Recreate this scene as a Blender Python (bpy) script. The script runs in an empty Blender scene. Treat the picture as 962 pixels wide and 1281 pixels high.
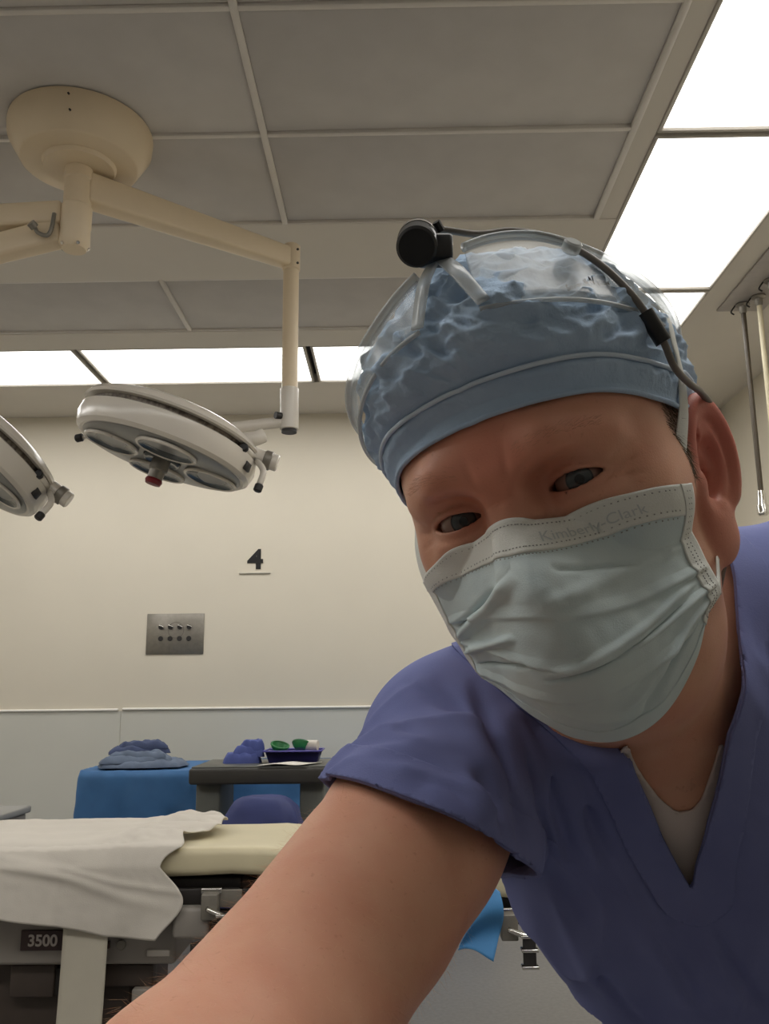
import bpy, bmesh, math, random
import numpy as np
from mathutils import Vector, Matrix
random.seed(7); RNG = np.random.default_rng(7)
SC = bpy.context.scene
COL = SC.collection
PI = math.pi

# ---------------------------------------------------------------- camera
cam_d = bpy.data.cameras.new('camera'); cam = bpy.data.objects.new('camera', cam_d); COL.objects.link(cam)
cam_d.sensor_fit = 'HORIZONTAL'; cam_d.sensor_width = 36.0; cam_d.lens = 1100.0/962.0*36.0
cam_d.clip_start = 0.01; cam_d.clip_end = 50
cam_x = Vector((0.99985, 0.01425, -0.00980)).normalized()      # almost level, aimed 11.6 degrees up
cam_f = Vector((-0.01190, 0.97950, 0.20098)).normalized()
cam_u = cam_x.cross(cam_f).normalized(); cam_x = cam_f.cross(cam_u).normalized()
cam.matrix_world = Matrix(((cam_x.x, cam_u.x, -cam_f.x, 0), (cam_x.y, cam_u.y, -cam_f.y, 0), (cam_x.z, cam_u.z, -cam_f.z, 1.15), (0, 0, 0, 1)))
SC.camera = cam
# ---------------------------------------------------------------- world, exposure
w = bpy.data.worlds.new('world'); SC.world = w; w.use_nodes = True
w.node_tree.nodes['Background'].inputs[0].default_value = (0.5, 0.5, 0.5, 1)
w.node_tree.nodes['Background'].inputs[1].default_value = 0.0
SC.view_settings.view_transform = 'Standard'; SC.view_settings.look = 'None'
SC.view_settings.gamma = 1.0; SC.view_settings.use_curve_mapping = False
SC.view_settings.exposure = 0.0
LAMP_STRENGTH = 7.4          # fluorescent ceiling panels

# ---------------------------------------------------------------- materials
def srgb(r, g, b):
    f = lambda c: (c/255/12.92) if c/255 <= 0.04045 else ((c/255+0.055)/1.055)**2.4
    return (f(r), f(g), f(b), 1)
MATS = {}
def mat(name, col, rough=0.5, metal=0.0, var=0.0, vscale=20.0, bump=0.0, bscale=200.0, col2=None, spec=0.5, sheen=0.0, sss=0.0, detail=4.0, trans=0.0):
    """principled material; var mixes a second tone by noise, bump gives fine relief"""
    if name in MATS: return MATS[name]
    m = bpy.data.materials.new(name); m.use_nodes = True; nt = m.node_tree; nd = nt.nodes; lk = nt.links
    p = nd['Principled BSDF']; p.inputs['Base Color'].default_value = col
    p.inputs['Roughness'].default_value = rough; p.inputs['Metallic'].default_value = metal
    p.inputs['Specular IOR Level'].default_value = spec
    if sheen: p.inputs['Sheen Weight'].default_value = sheen
    if trans: p.inputs['Transmission Weight'].default_value = trans
    if sss:
        p.inputs['Subsurface Weight'].default_value = sss; p.inputs['Subsurface Radius'].default_value = (1, .35, .2); p.inputs['Subsurface Scale'].default_value = 0.006
    tc = nd.new('ShaderNodeTexCoord')
    if var or col2:
        n = nd.new('ShaderNodeTexNoise'); n.inputs['Scale'].default_value = vscale; n.inputs['Detail'].default_value = detail
        lk.new(tc.outputs['Object'], n.inputs['Vector'])
        mx = nd.new('ShaderNodeMixRGB'); c2 = col2 or tuple(max(0, c*(1-var)) for c in col[:3])+(1,)
        mx.inputs[1].default_value = col; mx.inputs[2].default_value = c2
        rp = nd.new('ShaderNodeMapRange'); rp.inputs[1].default_value = .35; rp.inputs[2].default_value = .65
        lk.new(n.outputs['Fac'], rp.inputs[0]); lk.new(rp.outputs[0], mx.inputs[0]); lk.new(mx.outputs[0], p.inputs['Base Color'])
    if bump:
        n2 = nd.new('ShaderNodeTexNoise'); n2.inputs['Scale'].default_value = bscale; n2.inputs['Detail'].default_value = 3
        lk.new(tc.outputs['Object'], n2.inputs['Vector'])
        bp = nd.new('ShaderNodeBump'); bp.inputs['Strength'].default_value = bump; bp.inputs['Distance'].default_value = 0.002
        lk.new(n2.outputs['Fac'], bp.inputs['Height']); lk.new(bp.outputs[0], p.inputs['Normal'])
    MATS[name] = m; return m
def emit_mat(name, col, strength):
    m = bpy.data.materials.new(name); m.use_nodes = True; nt = m.node_tree; nd = nt.nodes
    nd.remove(nd['Principled BSDF']); e = nd.new('ShaderNodeEmission'); e.inputs[0].default_value = col; e.inputs[1].default_value = strength
    nt.links.new(e.outputs[0], nd['Material Output'].inputs[0]); MATS[name] = m; return m

# ---------------------------------------------------------------- object helpers
def tag(o, label=None, cat=None, group=None, kind=None):
    if label: o['label'] = label
    if cat: o['category'] = cat
    if group: o['group'] = group
    if kind: o['kind'] = kind
    return o
def empty(name, loc=(0, 0, 0), label=None, cat=None, group=None):
    o = bpy.data.objects.new(name, None); COL.objects.link(o); o.location = loc; o.empty_display_size = .05
    return tag(o, label, cat, group)
def link_mesh(name, me, m, parent=None, smooth=True, loc=None):
    if m is not None: me.materials.append(m)
    if smooth and len(me.polygons): me.polygons.foreach_set('use_smooth', [True]*len(me.polygons))
    o = bpy.data.objects.new(name, me); COL.objects.link(o)
    if parent is not None: o.parent = parent
    if loc is not None: o.location = loc
    return o
def pyobj(name, V, Fc, m, parent=None, smooth=True, loc=None):
    """mesh from arrays; vertices in the parent's space"""
    me = bpy.data.meshes.new(name)
    V = np.asarray(V, dtype=np.float64)
    if isinstance(Fc, np.ndarray): Fc = Fc.tolist()
    me.from_pydata(V.tolist(), [], Fc); me.validate(); me.update()
    return link_mesh(name, me, m, parent, smooth, loc)
def bmobj(name, bm, m, parent=None, smooth=False, loc=None):
    me = bpy.data.meshes.new(name); bmesh.ops.recalc_face_normals(bm, faces=bm.faces); bm.to_mesh(me); bm.free()
    o = link_mesh(name, me, m, parent, smooth, loc); return o
def bbox_into(bm, lo, hi, bev=0.0, seg=1, M=None):
    r = bmesh.ops.create_cube(bm, size=1.0)
    c = [(a+b)/2 for a, b in zip(lo, hi)]; s = [b-a for a, b in zip(lo, hi)]
    for v in r['verts']: v.co = Vector((c[0]+v.co.x*s[0], c[1]+v.co.y*s[1], c[2]+v.co.z*s[2]))
    if bev > 0:
        es = list({e for v in r['verts'] for e in v.link_edges})
        rb = bmesh.ops.bevel(bm, geom=es, offset=bev, segments=seg, profile=.5, affect='EDGES')
        vs = list({v for f in rb['faces'] for v in f.verts} | {v for v in r['verts'] if v.is_valid})
    else: vs = r['verts']
    if M is not None: bmesh.ops.transform(bm, matrix=M, verts=[v for v in vs if v.is_valid])
def box(name, lo, hi, m, parent=None, bev=0.0, seg=2, loc=None, M=None):
    bm = bmesh.new(); bbox_into(bm, lo, hi, bev, seg, M); return bmobj(name, bm, m, parent, bev > 0, loc)
def smooth_by_angle(o, deg=35):
    me = o.data
    me.polygons.foreach_set('use_smooth', [True]*len(me.polygons))
    bm = bmesh.new(); bm.from_mesh(me)
    for e in bm.edges:
        e.smooth = not (len(e.link_faces) == 2 and e.calc_face_angle(0) > math.radians(deg))
    bm.to_mesh(me); bm.free(); return o
def lathe(name, prof, m, parent=None, seg=48, loc=None, M=None, sharp=35):
    """profile [(r,z)...] turned round z"""
    V = []; Fc = []; n = len(prof)
    for i in range(seg):
        a = 2*PI*i/seg
        for r, z in prof: V.append((r*math.cos(a), r*math.sin(a), z))
    for i in range(seg):
        j = (i+1) % seg
        for k in range(n-1): Fc.append((i*n+k, j*n+k, j*n+k+1, i*n+k+1))
    bm = bmesh.new(); vs = [bm.verts.new(v) for v in V]; bm.verts.ensure_lookup_table()
    for f in Fc:
        try: bm.faces.new([vs[k] for k in f])
        except ValueError: pass
    bmesh.ops.remove_doubles(bm, verts=bm.verts, dist=1e-6)
    if M is not None: bmesh.ops.transform(bm, matrix=M, verts=bm.verts)
    o = bmobj(name, bm, m, parent, True, loc); return smooth_by_angle(o, sharp)
def frame_to(a, b):
    """matrix with z along a->b at a"""
    a = Vector(a); b = Vector(b); z = (b-a).normalized()
    x = Vector((1, 0, 0)) if abs(z.x) < .9 else Vector((0, 1, 0))
    y = z.cross(x).normalized(); x = y.cross(z)
    return Matrix(((x.x, y.x, z.x, a.x), (x.y, y.y, z.y, a.y), (x.z, y.z, z.z, a.z), (0, 0, 0, 1)))
def cyl(name, a, b, r, m, parent=None, seg=24, r2=None, bev=0.0, loc=None):
    L = (Vector(b)-Vector(a)).length; r2 = r if r2 is None else r2; bv = bev
    prof = [(0, 0), (r-bv, 0), (r, bv), (r2, L-bv), (r2-bv, L), (0, L)] if bv else [(0, 0), (r, 0), (r2, L), (0, L)]
    return lathe(name, prof, m, parent, seg, loc, frame_to(a, b))
def catmull(P, n):
    P = np.asarray(P, float); k = len(P); t = np.linspace(0, k-1, n); i = np.clip(t.astype(int), 0, k-2); f = (t-i)[:, None]
    g = lambda j: P[np.clip(j, 0, k-1)]
    p0 = np.where((i == 0)[:, None], 2*P[0]-P[1], g(i-1)); p3 = np.where((i >= k-2)[:, None], 2*P[-1]-P[-2], g(i+2)); p1 = g(i); p2 = g(i+1)
    return .5*((2*p1)+(-p0+p2)*f+(2*p0-5*p1+4*p2-p3)*f*f+(-p0+3*p1-3*p2+p3)*f**3)
def sweep(name, pts, m, parent=None, r=.005, ry=None, seg=12, up=(0, 0, 1), n=None, taper=None, closed_ends=True, loc=None, normals=None):
    """elliptic tube along a path; r sideways, ry along the normal"""
    P = catmull(pts, n) if n else np.asarray(pts, float)
    k = len(P); ry = r if ry is None else ry
    Tn = np.gradient(P, axis=0); Tn /= np.linalg.norm(Tn, axis=1)[:, None]+1e-12
    if normals is None:
        U = np.tile(np.asarray(up, float), (k, 1))
        ref = U[0]-Tn[0]*(U[0]@Tn[0])
        if np.linalg.norm(ref) < 1e-3: ref = np.array([1., 0, 0])
        Ns = []
        for i in range(k):
            ref = ref-Tn[i]*(ref@Tn[i]); ref = ref/(np.linalg.norm(ref)+1e-12); Ns.append(ref)
        Ns = np.array(Ns)
    else:
        Ns = np.asarray(normals, float); Ns = Ns-Tn*np.sum(Ns*Tn, 1)[:, None]; Ns /= np.linalg.norm(Ns, axis=1)[:, None]
    S = np.cross(Tn, Ns)
    tp = np.ones(k) if taper is None else np.interp(np.linspace(0, 1, k), np.linspace(0, 1, len(taper)), taper)
    V = []; Fc = []
    for i in range(k):
        for j in range(seg):
            a = 2*PI*j/seg; V.append(P[i]+S[i]*math.cos(a)*r*tp[i]+Ns[i]*math.sin(a)*ry*tp[i])
    for i in range(k-1):
        for j in range(seg):
            Fc.append((i*seg+j, i*seg+(j+1) % seg, (i+1)*seg+(j+1) % seg, (i+1)*seg+j))
    if closed_ends: Fc += [tuple(range(seg))[::-1], tuple((k-1)*seg+j for j in range(seg))]
    return pyobj(name, V, Fc, m, parent, True, loc)
def ribbon(name, pts, nrm, wdt, th, m, parent=None, n=None):
    """flat band along a path, width along cross(tangent, normal)"""
    k = len(pts); P = catmull(pts, n) if n else np.asarray(pts, float); Nn = catmull(nrm, n) if n else np.asarray(nrm, float)
    W = np.interp(np.linspace(0, 1, len(P)), np.linspace(0, 1, len(wdt)), wdt) if hasattr(wdt, '__len__') else np.full(len(P), wdt)
    Tn = np.gradient(P, axis=0); Tn /= np.linalg.norm(Tn, axis=1)[:, None]
    Nn = Nn-Tn*np.sum(Nn*Tn, 1)[:, None]; Nn /= np.linalg.norm(Nn, axis=1)[:, None]; S = np.cross(Tn, Nn)
    V = []; Fc = []
    prof = [(-1, -.5), (-.9, -1), (.9, -1), (1, -.5), (1, .5), (.9, 1), (-.9, 1), (-1, .5)]; q = len(prof)
    for i in range(len(P)):
        for a, b in prof: V.append(P[i]+S[i]*a*W[i]/2+Nn[i]*b*th/2)
    for i in range(len(P)-1):
        for j in range(q): Fc.append((i*q+j, i*q+(j+1) % q, (i+1)*q+(j+1) % q, (i+1)*q+j))
    Fc += [tuple(range(q))[::-1], tuple((len(P)-1)*q+j for j in range(q))]
    return pyobj(name, V, Fc, m, parent, True)
def grid_mesh(G):
    """(ny,nx,3) array -> verts, quads"""
    ny, nx = G.shape[:2]; I = np.arange(ny*nx).reshape(ny, nx)
    Q = np.stack([I[:-1, :-1], I[:-1, 1:], I[1:, 1:], I[1:, :-1]], -1).reshape(-1, 4)
    return G.reshape(-1, 3), Q
def thick_grid(G, th):
    """closed sheet of thickness th from a grid of points"""
    ny, nx = G.shape[:2]
    du = np.gradient(G, axis=1); dv = np.gradient(G, axis=0); Nn = np.cross(du, dv); Nn /= np.linalg.norm(Nn, axis=2)[..., None]+1e-12
    A, Q = grid_mesh(G+Nn*th/2); B, Q2 = grid_mesh(G-Nn*th/2); k = len(A)
    I = np.arange(k).reshape(ny, nx); ring = np.concatenate([I[0, :], I[1:, -1], I[-1, -2::-1], I[-2:0:-1, 0]]); r2 = np.roll(ring, -1)
    side = np.stack([ring, ring+k, r2+k, r2], 1)
    return np.vstack([A, B]), np.vstack([Q, Q2[:, ::-1]+k, side])
# value noise, vectorised
_perm = RNG.random((64, 64, 64))
def vnoise(P, scale):
    P = np.asarray(P)*scale; i = np.floor(P).astype(int); f = P-i; f = f*f*(3-2*f)
    g = lambda a, b, c: _perm[(i[..., 0]+a) % 64, (i[..., 1]+b) % 64, (i[..., 2]+c) % 64]
    x, y, z = f[..., 0], f[..., 1], f[..., 2]
    return ((g(0,0,0)*(1-x)+g(1,0,0)*x)*(1-y)+(g(0,1,0)*(1-x)+g(1,1,0)*x)*y)*(1-z)+((g(0,0,1)*(1-x)+g(1,0,1)*x)*(1-y)+(g(0,1,1)*(1-x)+g(1,1,1)*x)*y)*z-.5
def fbm(P, scale, oct=3):
    return sum(vnoise(np.asarray(P)+17.3*k, scale*2**k)/2**k for k in range(oct))

# ================================================================ THE ROOM
H = 3.10
XL, XR, YF, YB = -4.5, 2.32, -.75, 5.99
m_wall = mat('wall_paint', srgb(218, 211, 195), .6, var=.03, vscale=2.0, bump=.04, bscale=120)
m_wains = mat('wainscot_paint', srgb(204, 204, 196), .5, var=.03, vscale=2.0, bump=.04, bscale=120)
m_gyp = mat('ceiling_plaster', srgb(218, 212, 202), .75, var=.03, vscale=3, bump=.05, bscale=150)
m_tile = mat('ceiling_tile', srgb(202, 198, 194), .8, var=.06, vscale=6, bump=.15, bscale=300)
m_grid = mat('ceiling_grid_metal', srgb(216, 211, 204), .5, var=.03, vscale=8)
m_gap_shade = mat('ceiling_gap_shade', srgb(58, 54, 50), .9, var=.1)  # slab colour, dark so the tile gaps look unlit
m_floor = mat('floor_vinyl', srgb(124, 122, 120), .35, col2=srgb(114, 112, 110), vscale=60, bump=.03, bscale=80)
def struct(name, lo, hi, m, parent=None, bev=0.0):
    o = box(name, lo, hi, m, parent, bev)
    if parent is None: o['kind'] = 'structure'
    return o
floor = struct('floor', (XL, YF, -.05), (XR, YB, 0), m_floor)
wall_b = struct('wall_back', (XL, YB, 0), (XR, YB+.1, H), m_wall)
struct('wall_right', (XR, YF, 0), (XR+.1, YB+.1, H), m_wall)
struct('wall_left', (XL-.1, YF, 0), (XL, YB+.1, H), m_wall)
struct('wall_front', (XL-.1, YF-.1, 0), (XR+.1, YF, H), mat('front_wall_dimmed', srgb(128, 125, 120), .5, var=.06, vscale=2))  # unseen wall, darkened to cut the bounce onto the face
# lower wall panels and the chair rail on the back wall
for k, (x0, x1) in enumerate(((XL, -1.845), (-1.842, -.05), (-.047, XR))):
    struct('lower_panel', (x0, YB-.004, .10), (x1, YB, 1.045), m_wains, wall_b)
m_rail = mat('rail_white', srgb(240, 237, 230), .4, var=.02)
rail1 = struct('trim_1', (XL, YB-.016, 1.045), (-1.86, YB, 1.062), m_rail, None, .007)
rail2 = struct('trim_2', (-1.835, YB-.016, 1.049), (XR, YB, 1.066), m_rail, None, .007)
struct('baseboard_back', (XL, YB-.012, 0), (XR, YB, .10), mat('baseboard_vinyl', srgb(96, 92, 88), .5, var=.05))

# ---- ceiling: plaster bands, a dark-painted slab above, lay-in tiles and grid bars
ceil = struct('ceiling', (XL, YF, H+.06), (XR, YB, H+.16), m_gap_shade)
def band(x0, x1, y0, y1, z=H, t=.059):
    return struct('ceiling_band', (x0, y0, z), (x1, y1, z+t), m_gyp, ceil)
XT = (-3.10, -1.765, -.45, .865)          # tile columns
YT = (1.01, 1.60, 2.20, 2.795, 3.40)      # tile rows
band(XL, -3.775, YF, 4.73); band(-3.145, XT[0], .80, 4.73); band(XT[0], .95, .80, YT[0]); band(-3.775, .95, YF, .17); band(-3.775, -3.145, .17, .30)
band(XT[0], .95, 3.40, 3.89, H-.004); band(.868, .95, YT[0], 3.40)
band(XL, .95, 4.505, 4.73, H-.006); band(.95, XR, 4.93, YB); band(XL, .95, 5.345, YB)
band(1.588, XR, YF, 4.93); band(.868, .95, 3.89, 4.505); band(.95, 1.588, YF, .30)
band(XL, -3.135, 4.73, 5.345)
def tiles(xs, ys):
    for i in range(len(xs)-1):
        for j in range(len(ys)-1):
            x0, x1, y0, y1 = xs[i]+.012, xs[i+1]-.012, ys[j]+.012, ys[j+1]-.012
            o = box('ceiling_tile', (-(x1-x0)/2, -(y1-y0)/2, 0), ((x1-x0)/2, (y1-y0)/2, .016), m_tile, ceil, .003, 1, loc=((x0+x1)/2, (y0+y1)/2, H+.004))
            o.rotation_euler = (random.uniform(.002, .016), random.uniform(-.004, .004), 0)
    for x in xs: box('grid_bar', (x-.012, ys[0], H-.004), (x+.012, ys[-1], H+.035), m_grid, ceil, .001, 1)
    for y in ys:
        for i in range(len(xs)-1): box('grid_bar', (xs[i]+.012, y-.010, H-.003), (xs[i+1]-.012, y+.010, H+.034), m_grid, ceil, .001, 1)
tiles(XT, YT)
tiles((-3.10, -2.42, -1.11, .20, .865), (3.895, 4.50))

# ---- fluorescent panels: a metal frame and a diffuser that glows
m_frame = mat('lamp_frame', srgb(190, 184, 174), .45, var=.02)
def diffuser_mat():
    m = bpy.data.materials.new('lamp_diffuser'); m.use_nodes = True; nt = m.node_tree; nd = nt.nodes; lk = nt.links
    nd.remove(nd['Principled BSDF']); e = nd.new('ShaderNodeEmission')
    e.inputs[0].default_value = (1.0, .972, .925, 1)
    tc = nd.new('ShaderNodeTexCoord'); n = nd.new('ShaderNodeTexNoise'); n.inputs['Scale'].default_value = 3.0
    lk.new(tc.outputs['Object'], n.inputs['Vector'])
    # fall-off written into the glow: brightest mid-panel, dimmer towards the frame
    sx = nd.new('ShaderNodeSeparateXYZ'); lk.new(tc.outputs['Generated'], sx.inputs[0])
    def mth(op, a, b=None):
        k = nd.new('ShaderNodeMath'); k.operation = op
        for i, v in enumerate((a, b)):
            if v is None: continue
            if hasattr(v, 'is_linked'): lk.new(v, k.inputs[i])
            else: k.inputs[i].default_value = v
        return k.outputs[0]
    c = mth('ABSOLUTE', mth('SUBTRACT', sx.outputs[0], .5)); c2 = mth('ABSOLUTE', mth('SUBTRACT', sx.outputs[1], .5))
    mr = nd.new('ShaderNodeMapRange'); mr.interpolation_type = 'SMOOTHSTEP'; lk.new(mth('MAXIMUM', c, c2), mr.inputs[0])
    mr.inputs[1].default_value = .28; mr.inputs[2].default_value = .5; mr.inputs[3].default_value = 1.0; mr.inputs[4].default_value = .42
    st = mth('MULTIPLY', mr.outputs[0], mth('ADD', mth('MULTIPLY', n.outputs['Fac'], .2), .9))
    lk.new(mth('MULTIPLY', st, LAMP_STRENGTH), e.inputs[1])
    lk.new(e.outputs[0], nd['Material Output'].inputs[0]); return m
m_diff = diffuser_mat()
def ceiling_light(x0, x1, y0, y1, label, group):
    t = empty('ceiling_light', ((x0+x1)/2, (y0+y1)/2, H), label, 'ceiling light', group)
    hx, hy = (x1-x0)/2, (y1-y0)/2; b = .014
    for lo, hi in (((-hx, -hy), (hx, -hy+b)), ((-hx, hy-b), (hx, hy)), ((-hx, -hy+b), (-hx+b, hy-b)), ((hx-b, -hy+b), (hx, hy-b))):
        box('frame', (lo[0], lo[1], -.006), (hi[0], hi[1], .05), m_frame, t, .002, 1)
    box('housing', (-hx, -hy, .05), (hx, hy, .058), m_frame, t)
    box('diffuser', (-hx+b, -hy+b, .006), (hx-b, hy-b, .012), m_diff, t)
    return t
g1 = 'ceiling light panels above the person'; g2 = 'ceiling light panels along the back wall'
ceiling_light(.952, 1.586, .302, 1.545, 'ceiling light panel of the right-hand row nearest the front of the room', g1)
ceiling_light(.952, 1.586, 1.555, 2.815, 'ceiling light panel in the top right corner of the picture', g1)
ceiling_light(.952, 1.586, 2.835, 4.085, 'long bright ceiling light panel above and right of the surgical cap', g1)
ceiling_light(.952, 1.586, 4.10, 4.925, 'farthest ceiling light panel of the right-hand row, partly behind the cap', g1)
ceiling_light(-3.13, -1.845, 4.735, 5.34, 'ceiling light panel at the left edge above the back wall', g2)
ceiling_light(-1.82, -.505, 4.735, 5.34, 'long ceiling light panel above the nearer surgical lamp head', g2)
ceiling_light(-.475, .93, 4.735, 5.34, 'ceiling light panel between the lamp drop tube and the surgical cap', g2)

g3 = 'added ceiling light panels out of the picture'  # unseen rows added, mirroring the seen ones, for light on the face
for k, (x0, x1) in enumerate(((-3.13, -1.79), (-1.77, -.43), (-.41, .93))):
    ceiling_light(x0, x1, .175, .795, 'added ceiling light panel of the near row, ' + ('at the left-hand end', 'in the middle of the row', 'right above the person')[k], g3)
for k, (y0, y1) in enumerate(((.305, 1.545), (1.555, 2.815), (2.835, 4.085), (4.10, 4.495))):
    ceiling_light(-3.77, -3.15, y0, y1, 'added ceiling light panel of the row along the left wall, ' + ('nearest the front wall', 'second from the front wall', 'third from the front wall', 'nearest the back wall')[k], g3)
# ---- number on the wall
m_black = mat('black_vinyl', srgb(24, 23, 24), .5, var=.1)
fc = bpy.data.curves.new('numeral', 'FONT'); fc.body = '4'; fc.size = .185; fc.extrude = .002; fc.align_x = 'CENTER'; fc.offset = .006
fo = bpy.data.objects.new('numeral_tmp', fc); COL.objects.link(fo); bpy.context.view_layer.update()
me = bpy.data.meshes.new_from_object(fo); bpy.data.objects.remove(fo)
num = link_mesh('wall_number', me, m_black, None, False, (-.965, YB-.003, 1.995)); num.rotation_euler = (PI/2, 0, 0)
num.scale = (1.12, 1, 1)
tag(num, 'black numeral 4 on the cream back wall', 'number')
tag(box('ledge_strip', (-1.075, YB-.010, 1.957), (-.86, YB, 1.965), mat('strip', srgb(186, 182, 170), .4, var=.03), None, .001, 1), 'thin pale strip on the wall under the numeral 4', 'strip')

# ---- gas outlet plate
m_steel = mat('brushed_steel', srgb(138, 133, 124), .42, .4, var=.12, vscale=40)
m_chrome = mat('chrome', srgb(215, 213, 208), .15, 1.0, var=.05)
m_dark = mat('dark_plastic', srgb(38, 36, 36), .5, var=.1)
pl = empty('outlet_plate', (-1.5, YB, 1.553), 'square steel outlet plate with two rows of four ports on the back wall', 'wall plate')
box('plate', (-.195, -.008, -.137), (.195, 0, .137), m_steel, pl, .003, 1)
lathe('ring_mark', [(.052, 0), (.055, 0), (.055, .0006), (.052, .0006)], mat('steel_dark', srgb(112, 108, 100), .4, .7, var=.1), pl, 32, None, Matrix.Translation((.005, -.0082, .025)) @ Matrix.Rotation(PI/2, 4, 'X'))
for k in range(4):
    x = -.097+k*.064
    lv = cyl('toggle_base', (x, -.008, .045), (x, -.018, .045), .016, m_dark, pl, 16)
    sweep('toggle', [(x-.014, -.02, .056), (x-.004, -.024, .056), (x+.022, -.020, .044)], m_chrome, lv, .005, .004, 8, n=8)
    cyl('port', (x, -.008, -.032), (x, -.013, -.032), .017, m_dark, pl, 20, bev=.002)

# ================================================================ SURGICAL LIGHT
m_cream = mat('cream_enamel', srgb(226, 208, 178), .38, var=.04, vscale=6)
m_white = mat('lamp_white_enamel', srgb(214, 208, 198), .22, var=.03, vscale=5)
m_face = mat('lamp_face', srgb(142, 142, 140), .3, var=.08, vscale=6)
m_lens = mat('lamp_lens', srgb(74, 80, 82), .12, var=.25, vscale=9)
m_red = mat('red_cap', srgb(120, 30, 36), .4, var=.1)
SX, SY = -1.09, 2.76
sl = empty('surgical_light', (SX, SY, H), 'cream ceiling-mounted surgical light with two white lamp heads on arms', 'surgical light')
can = lathe('canopy', [(0, 0), (.243, 0), (.245, -.012), (.242, -.05), (.20, -.125), (.192, -.13), (.125, -.132), (.118, -.148), (.05, -.15), (0, -.15)], m_cream, sl, 64)
for z in (-.03, -.075): cyl('screw', (.045, -.243+(.02 if z < -.05 else 0), z), (.045, -.249+(.02 if z < -.05 else 0), z-.001), .0035, m_dark, can, 10)
lathe('shaft', [(0, -.14), (.048, -.14), (.050, -.19), (.046, -.195), (.047, -.29), (.052, -.295), (.052, -.37), (.050, -.375), (.052, -.43), (.040, -.452), (0, -.455)], m_cream, sl, 40)
for k in range(5):
    a = k*2*PI/5+.3; cyl('screw', (.045*math.cos(a), .045*math.sin(a), -.443), (.048*math.cos(a), .048*math.sin(a), -.446), .006, m_chrome, sl, 10)
def beam(name, a, b, hw, hh, hw2, hh2, parent):
    bm = bmesh.new(); M = frame_to(a, b); L = (Vector(b)-Vector(a)).length
    d = (Vector(b)-Vector(a)).normalized(); zz = Vector((0, 0, 1)); s = d.cross(zz).normalized(); uu = s.cross(d)
    vs = []
    for p, w_, h_ in ((Vector(a), hw, hh), (Vector(b), hw2, hh2)):
        for i, j in ((-1, -1), (1, -1), (1, 1), (-1, 1)): vs.append(bm.verts.new(p+s*i*w_+uu*j*h_))
    for f in ((0, 1, 2, 3), (4, 5, 6, 7), (0, 1, 5, 4), (1, 2, 6, 5), (2, 3, 7, 6), (3, 0, 4, 7)): bm.faces.new([vs[i] for i in f])
    bmesh.ops.bevel(bm, geom=bm.edges[:], offset=.012, segments=3, profile=.5, affect='EDGES')
    return bmobj(name, bm, m_cream, parent, True)
ex, ey, ez = .68, .54, -.215                      # elbow of the first arm
beam('arm', (.02, .016, -.215), (ex-.01, ey-.008, ez), .040, .056, .03, .042, sl)
cyl('elbow', (ex, ey, ez+.060), (ex, ey, ez-.055), .036, m_cream, sl, 28, bev=.006)
for z in (.03, -.03): cyl('screw', (ex+.026, ey-.022, ez+z), (ex+.031, ey-.026, ez+z), .005, m_dark, sl, 10)
cyl('drop_tube', (ex, ey, ez-.05), (ex, ey, -.78), .032, m_cream, sl, 28)
cyl('drop_sleeve', (ex, ey, -.77), (ex, ey, -.94), .037, m_white, sl, 28, bev=.003)
cyl('sleeve_collar', (ex, ey, -.94), (ex, ey, -.952), .030, m_dark, sl, 20)
cyl('brake_knob', (ex-.030, ey-.02, -.89), (ex-.05, ey-.035, -.89), .014, m_dark, sl, 14)
# second arm, leaving to the left with a sprung boom below it
beam('arm', (-.04, .0, -.325), (-.95, .10, -.30), .042, .042, .04, .04, sl)
beam('spring_boom', (-.045, .0, -.385), (-1.0, .12, -.56), .036, .046, .03, .036, sl)
hk = sweep('latch_hook', [(-.058, -.045, -.34), (-.062, -.05, -.40), (-.075, -.052, -.425), (-.105, -.052, -.415), (-.118, -.052, -.395)], m_steel, sl, .007, n=20)
cyl('latch_knob', (-.118, -.052, -.395), (-.128, -.066, -.385), .015, m_steel, hk, 12)
cyl('drop_tube', (-1.0, .12, -.30), (-1.0, .12, -.88), .032, m_cream, sl, 28)

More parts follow.
